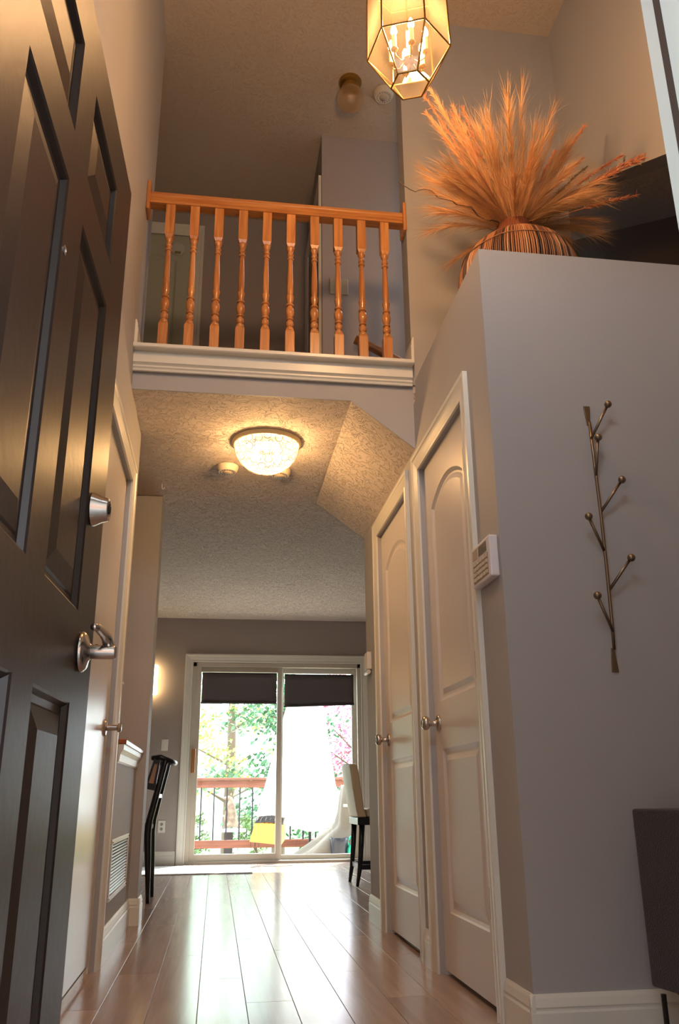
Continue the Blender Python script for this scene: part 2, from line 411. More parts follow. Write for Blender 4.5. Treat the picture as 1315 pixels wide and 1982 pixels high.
def closet_door(name, y0, w, casname):
    """on the right wall: local x runs towards the camera, hinge on the camera side"""
    d = root(name, (XR+.022, y0+w, 0), -pi/2)
    lf = leaf('leaf', w, 2.015, .035, [rect(.10, w-.10, .205, .795), arch(.10, w-.10, .98, 1.80, .075)], M_trimw, d, back=False)
    lf.location = (0, .0175-.002, .018)
    knob('knob', d, (.065, -.002, .915), 0, s=.95)
    for z in (.32, 1.06, 1.81): hinge(d, w+.006, z)
    bm = NB(); box(bm, -.014, -.001, .0, .10, 0, 2.045); box(bm, w+.001, w+.014, .0, .10, 0, 2.045); box(bm, -.014, w+.014, 0, .10, 2.035, 2.045)
    to_obj('jamb', bm, M_trim, d)
    cs = casing(casname, (XR, y0+w+.014, 0), -pi/2, w+.028, 2.045)
    return d
closet_door('door_2', 2.76, .68, 'trim_2')
closet_door('door_3', 3.756, .718, 'trim_3')
# left closet door: flush slab
d = root('door_1', (XL-.02, 2.915, 0), pi/2)
bm = NB(); box(bm, 0, .80, -.0005, .035, .035, 2.03)
to_obj('leaf', bm, mat('white_flush_door', (206, 198, 188), .26, bump=(16, .10, 3)), d, bevel=.001)
bm = NB(); mt = Matrix.Rotation(R(90), 4, 'X')
lathe(bm, [(.001, 0), (.033, 0), (.034, .004), (.030, .010), (.013, .013), (.0115, .052), (.018, .058), (.019, .066), (.014, .070), (.001, .070)], 24, mt)
auto(to_obj('knob', bm, M_nickel, d, loc=(.715, -.0005, .915)), 40)
for z in (.30, 1.04, 1.77): hinge(d, -.004, z).location = (0, .0, 0)
bm = NB(); box(bm, -.014, -.001, 0, .10, 0, 2.045); box(bm, .801, .829, 0, .10, 0, 2.045); box(bm, -.014, .829, 0, .10, 2.032, 2.045); box(bm, -.0, .80, 0.004, .11, -.002, .022)
to_obj('jamb', bm, M_trim, d)
casing('trim_1', (XL, 2.90, 0), pi/2, .845, 2.045)

# half-wall cap and moulding, hook on the wall
o = B1('trim_4', (XL-T-.02, XL+.035, 4.021, 5.035, .872, .895), mat_wood('cap_oak', (176, 98, 58), (138, 70, 40), .25, 10, 'Y'), bevel=.006); o['kind'] = 'structure'
bm = NB(); prism(bm, [(XL-.002, .79), (XL+.008, .80), (XL+.012, .83), (XL+.024, .85), (XL+.026, .872), (XL-.002, .872)], 4.021, 5.0, 'y'); struct('trim_5', bm, M_trim)
B1('wall_half_top', (XL-T, XL, 4.02, 5.0, .84, .872), M_wall)['kind'] = 'structure'

# balcony trim board
bm = NB()
prism(bm, [(YB, 2.497), (YB-.010, 2.484), (YB-.022, 2.484), (YB-.024, 2.492), (YB-.018, 2.496), (YB-.026, 2.502), (YB-.026, 2.509), (YB-.02, 2.513),
           (YB-.034, 2.522), (YB-.034, 2.565), (YB-.034, 2.578), (YB-.07, 2.578), (YB-.074, 2.582), (YB-.074, 2.596), (YB-.07, 2.60), (YB+.02, 2.60), (YB+.02, 2.595), (YB, 2.595)], XL+.0005, XR-.006, 'x')
struct('trim_6', bm, M_trim)

# ------------------------------------------------------------------ balcony railing
rl = thing('balcony_railing', 'honey oak railing with turned balusters along the upper balcony', 'railing', (.21, 3.53, 2.60))
y0 = -.0
bm = NB(); prism(bm, [(-.028, .829), (.028, .829), (.028, .842), (.033, .846), (.033, .862), (.027, .866), (.027, .872), (.030, .877), (.026, .893), (-.026, .893),
                      (-.030, .877), (-.027, .872), (-.027, .866), (-.033, .862), (-.033, .846), (-.028, .842)], XL+.018-.21, XR-.018-.21, 'x')
to_obj('handrail', bm, M_oak, rl)
for s, x in ((0, XL-.21), (1, XR-.018-.21)):
    bm = NB(); box(bm, x+.0005, x+.0175, -.05, .05, .775, .945)
    ro = to_obj('rosette', bm, M_oakz, rl, bevel=.005)
bm = NB(); q = .0220
for z0, z1 in ((0, .165), (.648, .829)):
    box(bm, -q, q, -q, q, z0 if z0 == 0 else z0+.01, z1 if z0 else z1-.01)
for zc, zt in ((.155, .172), (.658, .641)):
    a = [bm.verts.new((x*q, y*q, zc)) for x, y in ((-1,-1),(1,-1),(1,1),(-1,1))]; b = [bm.verts.new((x*q*.68, y*q*.68, zt)) for x, y in ((-1,-1),(1,-1),(1,1),(-1,1))]
    for i in range(4): bm.faces.new((a[i], a[(i+1) % 4], b[(i+1) % 4], b[i]))
P = [(.012, .165), (.019, .168), (.0205, .174), (.019, .181), (.012, .185), (.012, .189), (.0175, .194), (.0195, .205), (.0175, .216), (.012, .220), (.0115, .225),
     (.018, .229), (.018, .234), (.012, .238), (.0145, .243), (.0205, .262), (.0215, .274), (.0195, .290), (.014, .299), (.0125, .303), (.019, .307), (.019, .313), (.012, .317),
     (.0125, .326), (.0165, .340), (.018, .352), (.019, .357), (.019, .362), (.0125, .366), (.0145, .373), (.0155, .40), (.0148, .46), (.0125, .52), (.0108, .565), (.0112, .568),
     (.0165, .571), (.0165, .577), (.0115, .581), (.0115, .590), (.0155, .594), (.0165, .600), (.0125, .606), (.0135, .622), (.0185, .628), (.019, .636), (.0185, .643), (.012, .650)]
lathe(bm, P, 18)
b0 = auto(to_obj('baluster', bm, M_oakz, rl), 40); b0.location = (-.325-.21, 0, 0)
for i in range(1, 10): dup(b0, rl, (-.325+.1197*i-.21, 0, 0))

# ------------------------------------------------------------------ entry door, opened inwards at the left
A = Vector((-.257, 1.734)); Bv = Vector((-.278, 1.208)); dirv = (Bv-A).normalized()
dw = .94; hp = A+dirv*dw
ang = math.atan2(-dirv.y, -dirv.x)      # local x from hinge to free edge
ed = root('door_4', (hp.x, hp.y, 0), ang)
def fx(d): return dw-d
pa = [rect(fx(.43), fx(.165), 1.70, 1.895), rect(fx(.81), fx(.545), 1.70, 1.895),
      rect(fx(.43), fx(.165), .95, 1.60), rect(fx(.81), fx(.545), .95, 1.60),
      rect(fx(.43), fx(.165), .16, .785), rect(fx(.81), fx(.545), .16, .785)]
lf = leaf('leaf', dw, 2.02, .044, pa, M_door, ed, steps=((.004, .003), (.010, .012), (.022, .013), (.026, .010), (.062, .002)))
lf.location = (0, .022, .018)
B1('weatherstrip', (dw, dw+.004, .004, .04, .02, 2.03), mat('black_rubber', (30, 30, 30), .7), ed)
mt = Matrix.Rotation(R(90), 4, 'X')
bm = NB(); lathe(bm, [(.001, 0), (.0325, 0), (.034, .003), (.033, .007), (.026, .022), (.0235, .030), (.0225, .033), (.019, .0345), (.017, .032), (.001, .032)], 32, mt)
o = auto(to_obj('deadbolt', bm, M_nickel, ed, loc=(fx(.13), 0, 1.178)), 40)
bm = NB(); lathe(bm, [(.001, .032), (.009, .032), (.009, .036), (.001, .036)], 16, mt); box(bm, -.0015, .0015, -.038, -.036, -.006, .006); to_obj('keyhole', bm, M_steel, o)
bm = NB(); lathe(bm, [(.001, 0), (.036, 0), (.038, .004), (.037, .008), (.031, .013), (.017, .017), (.0135, .021), (.0135, .064), (.012, .066), (.001, .066)], 32, mt)
o = auto(to_obj('door_handle', bm, M_nickel, ed, loc=(fx(.118), 0, .90)), 40)
o.data.transform(Matrix.Scale(1.0, 4))
bm = NB()   # lever grip: swept bar leaving the spindle, bending back and up
pts = [(-.004, -.052, .0), (.006, -.053, .010), (-.012, -.050, .024), (-.03, -.046, .030), (-.075, -.043, .032), (-.112, -.043, .026)]
tube(bm, pts, [.0125, .012, .010, .0085, .0075, .006], 12); to_obj('lever', bm, M_nickel, o, smooth=True)
bm = NB(); lathe(bm, [(.001, .012), (.003, .012), (.003, .0142), (.001, .0142)], 10, Matrix.Translation((0, -.03, 0)) @ Matrix.Rotation(R(0), 4, 'X')); to_obj('release_hole', bm, M_steel, o)
bm = NB(); lathe(bm, [(.001, 0), (.009, 0), (.009, .002), (.0055, .003), (.005, .001), (.001, .001)], 16, mt)
o = to_obj('peephole', bm, M_nickel, ed, loc=(fx(.53), 0, 1.49)); o['label'] = 'small round metal peephole'
# door frame of the entry on the right of the opening
bm = NB(); box(bm, .606, .65, FY0-.05, FY1, 0, 2.08); box(bm, .6045, .606, FY0-.05, .843, 0, 2.07)
box(bm, -.335, -.30, FY0-.05, FY1-.12, 0, 2.08); box(bm, -.335, .65, FY0-.05, FY1, 2.06, 2.08)
struct('trim_7', bm, mat('entry_frame_white', (196, 198, 190), .35))
B1('trim_8', (.6035, .606, .843, .858, .01, 2.06), mat('brown_weatherstrip', (58, 46, 42), .6))['kind'] = 'structure'

# ------------------------------------------------------------------ patio slider in the back wall
casing('trim_9', (-.285, 9.15, 0), 0, 1.82, 2.02, scale=1.05)
sd = root('door_5', (0, 9.17, 0))
gl = mat_glass('patio_glass', (250, 252, 250))
bm = NB()
box(bm, -.285, -.245, -.01, .12, 0, 2.02); box(bm, 1.495, 1.535, -.01, .12, 0, 2.02); box(bm, -.285, 1.535, -.01, .12, 1.975, 2.02); box(bm, -.285, 1.535, -.02, .14, 0, .028)
to_obj('frame', bm, M_sash, sd, bevel=.003)
def sash(x0, x1, y, zb):
    bm = NB(); s = .052
    box(bm, x0, x0+s, y, y+.035, .03, 1.975); box(bm, x1-s, x1, y, y+.035, .03, 1.975)
    box(bm, x0+s, x1-s, y, y+.035, 1.92, 1.975); box(bm, x0+s, x1-s, y, y+.035, .03, zb)
    o = to_obj('sash', bm, M_sash, sd, bevel=.003)
    bm = NB(); box(bm, x0+s-.01, x1-s+.01, y+.015, y+.02, zb-.01, 1.93); to_obj('pane', bm, gl, o); return o
s1 = sash(-.245, .675, .01, .095); s2 = sash(.64, 1.495, .06, .075)
bm = NB(); box(bm, -.262, -.222, -.042, -.018, .88, 1.12); box(bm, -.246, -.236, -.018, .012, .90, .93); box(bm, -.246, -.236, -.018, .012, 1.07, 1.10)
o = to_obj('handle', bm, mat_wood('handle_oak', (190, 130, 70), (150, 92, 44), .4, 10, 'Z'), s1, bevel=.004); o['label'] = 'orange wooden pull handle'
def blind(x0, x1, z0, z1, label, sag):
    o = thing('roller_blind', label, 'blind', ((x0+x1)/2, 9.150, z1), group=None)
    w = (x1-x0)/2; bm = NB(); n = 16
    g = [[bm.verts.new((-w+2*w*i/n, .006+.004*sin(i*1.1+j), -(z1-z0)*j/6*(1+sag*(1-i/n)) )) for i in range(n+1)] for j in range(7)]
    for j in range(6):
        for i in range(n): bm.faces.new((g[j][i], g[j][i+1], g[j+1][i+1], g[j+1][i]))
    f = to_obj('fabric', bm, M_fab, o, smooth=True); md = f.modifiers.new('s', 'SOLIDIFY'); md.thickness = .004
    bm = NB(); tube(bm, [(-w-.006, .0, -(z1-z0)*(1+sag)), (w+.002, .0, -(z1-z0))], .010, 10); to_obj('hem_roll', bm, mat('blind_hem', (76, 72, 75), .8), o)
    bm = NB(); tube(bm, [(-w, .004, .0), (w, .004, .0)], .008, 10); to_obj('top_rod', bm, M_steel, o)
    return o
blind(-.185, .612, 1.592, 1.905, 'dark grey rolled blind on the left pane of the patio door', 0.0)
blind(.70, 1.455, 1.585, 1.895, 'dark grey rolled blind on the right pane of the patio door', .09)

# outlets, switches
def outlet(x, z, label, cat='outlet', name='wall_outlet', y=9.15, kind='o', w=.035, h=.057, m=M_plast):
    o = thing(name, label, cat, (x, y, z))
    B1('cover_plate', (-w, w, -.006, 0, -h, h), m, o, bevel=.003)
    if kind == 'o':
        for dz in (-.022, .022):
            bm = NB(); lathe(bm, [(.001, 0), (.015, 0), (.015, .009), (.001, .009)], 20, Matrix.Translation((0, 0, dz)) @ Matrix.Rotation(R(90), 4, 'X'))
            so = to_obj('socket', bm, mat('socket_face', (150, 146, 128), .5), o)
            bm = NB()
            for dx in (-.006, .006): box(bm, dx-.0012, dx+.0012, -.0098, -.009, dz, dz+.008)
            lathe(bm, [(.001, .009), (.0025, .009), (.0025, .0098), (.001, .0098)], 8, Matrix.Translation((0, 0, dz-.007)) @ Matrix.Rotation(R(90), 4, 'X'))
            to_obj('slot', bm, M_black, so)
    else:
        bm = NB(); box(bm, -.006, .006, -.009, -.006, -.014, .014); box(bm, -.004, .004, -.018, -.009, -.001, .009); to_obj('toggle', bm, m, o, bevel=.001)
    return o
outlet(-.541, 1.159, 'white switch plate on the grey wall, above the outlet', 'switch', 'wall_switch', kind='s')
outlet(-.527, .365, 'white electrical outlet on the grey wall above the baseboard')

# sconce on the back wall
o = thing('wall_sconce', 'glowing slim white wall sconce left of the patio door', 'sconce', (-.70, 9.15, 1.82))
B1('back_plate', (-.035, .035, -.02, 0, -.10, .10), M_nickel, o, bevel=.003)
B1('lamp_shade', (-.05, .05, -.09, -.02, -.155, .155), mat('sconce_glow', (255, 230, 190), .5, emit=((255, 214, 150), 11)), o, bevel=.01)

# floor mat, floor vent
o = tag(B1('door_mat', (-1.0, .35, 8.03, 8.95, .0, .010), mat('cream_mat', (226, 222, 216), .9, bump=(200, .5, 2)), bevel=.004), 'thin pale mat on the floor before the patio door', 'mat')
o = thing('floor_vent', 'slotted floor register beside the pale mat', 'vent', (.62, 8.85, .0))
B1('vent_frame', (-.16, .16, -.05, .05, 0, .004), mat('vent_metal', (150, 142, 132), .4, .5), o, bevel=.001)
bm = NB()
for i in range(18): box(bm, -.14+i*.0162, -.14+i*.0162+.007, -.035, .035, .004, .0048)
to_obj('slots', bm, M_black, o)

# return-air grille on half wall
o = thing('return_grille', 'white louvered return-air grille low on the half wall', 'grille', (XL, 4.35, .345), pi/2)
bm = NB(); gw, gh = .37, .125
box(bm, -gw, gw, -.010, 0, -gh, -gh+.022); box(bm, -gw, gw, -.010, 0, gh-.022, gh); box(bm, -gw, -gw+.025, -.010, 0, -gh+.022, gh-.022); box(bm, gw-.025, gw, -.010, 0, -gh+.022, gh-.022)
to_obj('grille_frame', bm, mat('grille_white', (206, 204, 204), .35), o, bevel=.002)
B1('grille_backing', (-gw+.02, gw-.02, -.002, 0, -gh+.02, gh-.02), mat('grille_dark', (34, 33, 33), .8), o)
bm = NB(); prism(bm, [(-.003, .0015), (-.0085, -.0035), (-.009, -.0022), (-.0035, .0028)], -gw+.024, gw-.024, 'x')
s0 = to_obj('slat', bm, MATS['grille_white'], o); ns = 15
for i in range(ns):
    z = -gh+.03+i*(2*gh-.06)/(ns-1)
    if i == 0: s0.location = (0, 0, z)
    else: dup(s0, o, (0, 0, z))
for sx in (-1, 1):
    for sz in (-1, 1): bm = NB(); ball(bm, (sx*(gw-.012), -.010, sz*(gh-.012)), .004, 8); to_obj('screw', bm, M_nickel, o)

# alarm keypad on the right wall beside door, at the corner
o = thing('alarm_keypad', 'white wall keypad with grey buttons and small display', 'keypad', (XR, 2.556, 1.362), -pi/2)
kw, kh = .098, .068
B1('case', (-kw, kw, -.030, 0, -kh, kh), mat('keypad_white', (226, 222, 226), .35), o, bevel=.005)
B1('display', (-.015, .068, -.0312, -.030, .022, .056), mat('lcd_grey', (120, 112, 98), .3), o, bevel=.001)
B1('label_strip', (-.080, -.028, -.0312, -.030, .022, .056), mat('keypad_panel', (176, 160, 140), .5), o)
B1('button_panel', (-.080, .078, -.0306, -.030, -.058, .016), MATS['keypad_panel'], o)
k0 = B1('button', (-.012, .012, -.034, -.0306, -.006, .006), mat('button_grey', (206, 196, 178), .5), o, bevel=.001)
fst = True
for i in range(5):
    for j in range(4):
        L3 = (-.064+i*.031, 0, .006-j*.0175)
        if fst: k0.location = L3; fst = False
        else: dup(k0, o, L3)
# thermostat at the end of the right wall
o = thing('thermostat', 'small white thermostat mounted at the far end of right wall', 'thermostat', (XR, 4.80, 1.36), -pi/2)
B1('case', (-.045, .045, -.028, 0, -.03, .07), M_plast, o, bevel=.005)
bm = NB(); tube(bm, [(-.045, -.02, -.045), (.045, -.02, -.045)], .013, 12); to_obj('dial', bm, mat('clear_plastic', (200, 200, 200), .15), o)
# small peg on left wall past casing
bm = NB(); ball(bm, (XL+.012, 3.90, 1.128), .007, 10); tube(bm, [(XL, 3.90, 1.128), (XL+.012, 3.90, 1.128)], .003, 8)
tag(to_obj('wall_peg', bm, M_plast, smooth=True), 'tiny white peg on the wall beside the flush door', 'peg')

# ------------------------------------------------------------------ ceiling fixtures, lower hall
def detector(loc, label, r=.062, cat='smoke detector', name='smoke_detector', h=.036):
    o = thing(name, label, cat, loc); bm = NB()
    lathe(bm, [(.001, 0), (r, 0), (r, -.010), (r*.92, -h*.7), (r*.80, -h), (.001, -h)], 32); auto(to_obj('housing', bm, mat('detector_cream', (206, 196, 178), .5), o), 40)
    bm = NB(); lathe(bm, [(r*.42, -h), (r*.40, -h-.006), (.001, -h-.006)], 24, cap=False); to_obj('sensor_cap', bm, mat('detector_cap', (180, 166, 146), .5), o, smooth=True)
    bm = NB()
    for i in range(16):
        a = 2*pi*i/16; ball(bm, (r*.62*cos(a), r*.62*sin(a), -h), .003, 6)
    to_obj('vents', bm, M_steel, o); return o
detector((.0, 4.43, 2.412), 'round smoke detector on the ceiling left of the dome light')
detector((.30, 4.45, 2.412), 'round white detector partly hidden behind the dome light')
dl = thing('dome_light', 'glowing shell dome ceiling light with metal rings', 'ceiling light', (.20, 4.05, 2.405))
DR, DH = .168, .15
dome = lambda th: (DR*cos(th), -.02-DH*sin(th))
bm = NB(); lathe(bm, [dome(pi/2*i/14*.985) for i in range(15)], 40, cap=False)
msh = bpy.data.materials.new('shell_shade'); msh.use_nodes = True; N_ = msh.node_tree.nodes; K_ = msh.node_tree.links
N_.remove(N_['Principled BSDF']); tr_ = N_.new('ShaderNodeBsdfTransparent'); tr_.inputs[0].default_value = (1, .93, .8, 1)
tl_ = N_.new('ShaderNodeBsdfTranslucent'); tl_.inputs[0].default_value = (1, .92, .74, 1)
em_ = N_.new('ShaderNodeEmission'); em_.inputs[0].default_value = (1, .80, .50, 1); em_.inputs[1].default_value = .5
m1_ = N_.new('ShaderNodeMixShader'); m1_.inputs[0].default_value = .07; LK(K_, tr_.outputs[0], m1_.inputs[1]); LK(K_, tl_.outputs[0], m1_.inputs[2])
a_ = N_.new('ShaderNodeAddShader'); LK(K_, m1_.outputs[0], a_.inputs[0]); LK(K_, em_.outputs[0], a_.inputs[1]); LK(K_, a_.outputs[0], N_['Material Output'].inputs[0])
o = to_obj('lamp_shade', bm, msh, dl, smooth=True)
for bx in (-.055, .055):
    bm = NB(); ball(bm, (bx, 0, -.085), .024, 16); tube(bm, [(bx, 0, -.03), (bx, 0, -.065)], .014, 12)
    to_obj('bulb', bm, mat('hall_bulb_glow', (255, 240, 210), .4, emit=((255, 214, 150), 20)), dl, smooth=True)
    pl = bpy.data.lights.new('dome_bulb', 'POINT'); pl.energy = 11; pl.color = (1, .60, .27); pl.shadow_soft_size = .026
    po = bpy.data.objects.new('dome_bulb', pl); C.objects.link(po); po.location = (.20+bx, 4.05, 2.405-.115)
bm = NB(); lathe(bm, [(DR+.012, 0), (DR+.014, -.008), (DR+.004, -.022), (DR-.008, -.022), (DR-.008, 0)], 40, cap=False); to_obj('rim', bm, mat('rim_cream', (222, 206, 170), .4), dl, smooth=True)
bm = NB(); box(bm, -.06, .06, -.06, .06, -.02, 0); to_obj('mount', bm, M_plast, dl)
def ring_mesh(r):
    bm = NB(); n = 14; A = [bm.verts.new((r*cos(2*pi*i/n), r*sin(2*pi*i/n), .002)) for i in range(n)]
    Bq = [bm.verts.new(((r-.0030)*cos(2*pi*i/n), (r-.0030)*sin(2*pi*i/n), .0028)) for i in range(n)]
    for i in range(n): bm.faces.new((A[i], A[(i+1) % n], Bq[(i+1) % n], Bq[i]))
    me = bpy.data.meshes.new('ring'); bm.to_mesh(me); bm.free(); me.materials.append(mat('gold_wire', (96, 74, 36), .6)); return me
RM = [ring_mesh(.0205), ring_mesh(.0135), ring_mesh(.009)]
pts_used = []; random.seed(3)
for size, rad, tries in ((0, .0205, 900), (1, .0135, 1500), (2, .009, 2500)):
    for t in range(tries):
        th = math.asin(random.uniform(.06, .99)); ph = random.uniform(0, 2*pi)
        r, z = dome(th); p = Vector((r*cos(ph), r*sin(ph), z))
        if all((p-q).length > (rad+s)*.97 for q, s in pts_used):
            pts_used.append((p, rad)); nrm = Vector((p.x/DR**2, p.y/DR**2, (p.z+.02)/DH**2)).normalized()
            o = bpy.data.objects.new('ring', RM[size]); C.objects.link(o); o.parent = dl
            o.matrix_local = Matrix.Translation(p) @ nrm.to_track_quat('Z', 'Y').to_matrix().to_4x4()
            if len(pts_used) > 230: break
bm = NB(); lathe(bm, [(.001, 0), (.045, 0), (.045, -.003), (.001, -.004)], 24)
tag(to_obj('cover_plate', bm, M_ceil, loc=(.612, 7.42, 2.466)), 'faint round blank cover plate flush with the far ceiling', 'cover plate')
bm = NB(); tube(bm, [(0, 0, .0), (0, 0, -.02), (.006, 0, -.032), (.014, 0, -.030), (.016, 0, -.018)], .0035, 8)
tag(to_obj('ceiling_hook', bm, M_plast, loc=(-.385, 4.78, 2.42)), 'tiny white hook in the ceiling near the stub wall', 'hook')

# ------------------------------------------------------------------ loft: door, disc, light, detector, switch, stair rail
casing('trim_10', (-1.02, 5.35, 2.6), 0, .695, 2.02, scale=1.1)
ld = root('door_6', (-1.02, 5.35, 2.6), 0)
lf = leaf('leaf', .695, 2.02, .03, [rect(.1, .595, .2, .8), arch(.1, .595, .98, 1.8, .07)], mat('pale_green_door', (176, 180, 164), .5), ld, back=False); lf.location = (0, .02, 0)
bm = NB(); lathe(bm, [(.001, 0), (.055, 0), (.058, .006), (.05, .012), (.03, .014), (.001, .015)], 28, Matrix.Rotation(R(90), 4, 'X'))
o = thing('door_ornament', 'round pale ornament hung high on the upstairs door', 'ornament', (-.425, 5.353, 4.50))  # pale round disc with a small green bar, set on the door leaf
to_obj('disc', bm, mat('pale_plastic', (196, 196, 188), .3), o, smooth=True)
B1('leaf_motif', (-.02, .025, -.020, -.014, -.05, -.03), mat('green_motif', (120, 124, 70), .5), o, bevel=.006)
detector((.885, 4.03, UZ), 'round detector on the upper ceiling behind the hanging lantern', r=.065)
o = thing('ceiling_jar_light', 'unlit brass and ribbed glass ceiling light over the loft', 'ceiling light', (.665, 3.97, UZ))
bm = NB(); lathe(bm, [(.001, 0), (.068, 0), (.072, -.012), (.066, -.028), (.05, -.034), (.048, -.05), (.056, -.055), (.056, -.065), (.048, -.07), (.001, -.07)], 32); auto(to_obj('fitter', bm, M_brass, o), 40)
bm = NB()
prof = [(.050, -.066), (.066, -.085), (.078, -.115), (.080, -.145), (.070, -.175), (.052, -.195), (.036, -.205), (.030, -.212), (.001, -.214)]
rings = [[bm.verts.new(((r+(.0018 if i % 2 else 0))*cos(2*pi*i/48), (r+(.0018 if i % 2 else 0))*sin(2*pi*i/48), z)) for i in range(48)] for r, z in prof]
for a, b in zip(rings, rings[1:]):
    for i in range(48): bm.faces.new((a[i], a[(i+1) % 48], b[(i+1) % 48], b[i]))
to_obj('glass_jar', bm, mat_glass('jar_glass', (236, 232, 226), haze=.45), o, smooth=True)
bm = NB(); ball(bm, (0, 0, -.13), .03, 14); to_obj('bulb', bm, mat('frosted_bulb', (210, 204, 196), .4), o, smooth=True)
outlet(.648, 3.65, 'beige double switch plate on the upstairs corridor wall', 'switch', 'wall_switch', y=4.43, kind='s', w=.058, h=.058, m=mat('switch_beige', (176, 164, 142), .5))
casing('trim_11', (.543, 5.25, 2.6), -pi/2, .70, 1.84)
o = thing('stair_handrail', 'short sloping oak handrail end on the upstairs wall', 'handrail', (.73, 4.34, 3.24))
bm = NB(); tube(bm, [(0, 0, -.01), (.10, 0, -.055), (.30, 0, -.155), (.62, 0, -.32)], .028, 12); to_obj('rail', bm, mat_wood('dark_oak', (160, 104, 50), (116, 70, 30), .35, 8, 'X'), o, smooth=True)
bm = NB(); tube(bm, [(.16, .0, -.09), (.16, .05, -.12), (.16, .09, -.12)], .008, 8); to_obj('bracket', bm, M_brass, o)

# ------------------------------------------------------------------ hanging lantern
LX, LY = .578, 2.20; ZM, ZB = 3.112, 2.969; RM_, RB = .147, .066; ZT = 3.46; ZTT = 3.60
la = thing('hanging_lantern', 'lit hexagonal brass and glass lantern hanging in the foyer', 'lantern', (LX, LY, ZB), R(9.6))
def hexr(r, z): return [Vector((r*cos(pi/6*(2*i)+pi/6*3-pi), r*sin(pi/6*(2*i)+pi/6*3-pi), z-ZB)) for i in range(6)]
h0, h1, h2, h3 = hexr(RB, ZB), hexr(RM_, ZM), hexr(RM_*.96, ZT), hexr(.05, ZTT)
def bar(a, b, r=.0032):
    bm = NB(); tube(bm, [a, b], r, 6); return to_obj('frame_bar', bm, mat('lantern_brass', (150, 116, 60), .35, 1), la)
for i in range(6):
    j = (i+1) % 6
    bar(h0[i], h0[j]); bar(h1[i], h1[j], .003); bar(h0[i], h1[i]); bar(h1[i], h2[i]); bar(h2[i], h2[j]); bar(h2[i], h3[i])
lg = mat_glass('lantern_glass', (255, 246, 232), haze=.03)
for i in range(6):
    j = (i+1) % 6
    for q in ((h0[i], h0[j], h1[j], h1[i]), (h1[i], h1[j], h2[j], h2[i]), (h2[i], h2[j], h3[j], h3[i])):
        bm = NB(); c = sum(q, Vector())/4; vs_ = [bm.verts.new(c+(p-c)*.985) for p in q]; bm.faces.new(vs_)
        o = to_obj('glass_pane', bm, lg, la)
bm = NB(); bm.faces.new([bm.verts.new(p*.97) for p in h0]); to_obj('glass_pane', bm, lg, la)
bm = NB(); lathe(bm, [(.001, ZTT-ZB+.05), (.02, ZTT-ZB+.045), (.03, ZTT-ZB+.02), (.052, ZTT-ZB), (.001, ZTT-ZB-.004)], 24); to_obj('top_cap', bm, M_brass, la, smooth=True)
bm = NB(); zc = .10
lathe(bm, [(.001, zc-.03), (.006, zc-.028), (.010, zc-.018), (.006, zc-.008), (.018, zc), (.022, zc+.012), (.014, zc+.022), (.006, zc+.03), (.005, ZTT-ZB), (.001, ZTT-ZB)], 18); auto(to_obj('center_stem', bm, M_brass, la), 50)
candle_m = mat('candle_sleeve', (240, 226, 196), .5)
bulb_m = mat('flame_bulb', (255, 220, 160), .3, emit=((255, 196, 120), 60))
for i in range(6):
    a = 2*pi*i/6+.3; ca, sa = cos(a), sin(a)
    bm = NB(); tube(bm, [(.015*ca, .015*sa, zc+.008), (.035*ca, .035*sa, zc-.012), (.058*ca, .058*sa, zc-.004), (.064*ca, .064*sa, zc+.018)], .0028, 8)
    lathe(bm, [(.004, zc+.016), (.013, zc+.020), (.013, zc+.023), (.006, zc+.024)], 12, Matrix.Translation((.064*ca, .064*sa, 0)))
    ar = to_obj('candle_arm', bm, M_brass, la, smooth=True)
    bm = NB(); lathe(bm, [(.001, 0), (.0085, 0), (.0085, .062), (.001, .062)], 12, Matrix.Translation((.064*ca, .064*sa, zc+.022))); to_obj('candle_sleeve', bm, candle_m, ar, smooth=False)
    bm = NB(); lathe(bm, [(.001, 0), (.006, .002), (.0115, .016), (.010, .030), (.005, .044), (.001, .052)], 12, Matrix.Translation((.064*ca, .064*sa, zc+.084))); to_obj('bulb', bm, bulb_m, ar, smooth=True)
bm = NB(); n = 0; z = ZTT-ZB+.05
top = UZ-ZB-.04
while z < top:
    pp = [(.008*cos(t*pi/4)*(1 if n % 2 else 0), .008*cos(t*pi/4)*(0 if n % 2 else 1), z+.018+.018*sin(t*pi/4)) for t in range(9)]
    tube(bm, pp, .0018, 5); z += .029; n += 1
to_obj('chain', bm, M_brass, la)
bm = NB(); lathe(bm, [(.001, UZ-ZB-.04), (.02, UZ-ZB-.035), (.055, UZ-ZB-.015), (.06, UZ-ZB), (.001, UZ-ZB)], 24); to_obj('canopy', bm, M_brass, la, smooth=True)
pl = bpy.data.lights.new('lantern_bulbs', 'POINT'); pl.energy = 50; pl.color = (1, .60, .30); pl.shadow_soft_size = .06
po = bpy.data.objects.new('lantern_bulbs', pl); C.objects.link(po); po.location = (LX, LY, ZM+.10)

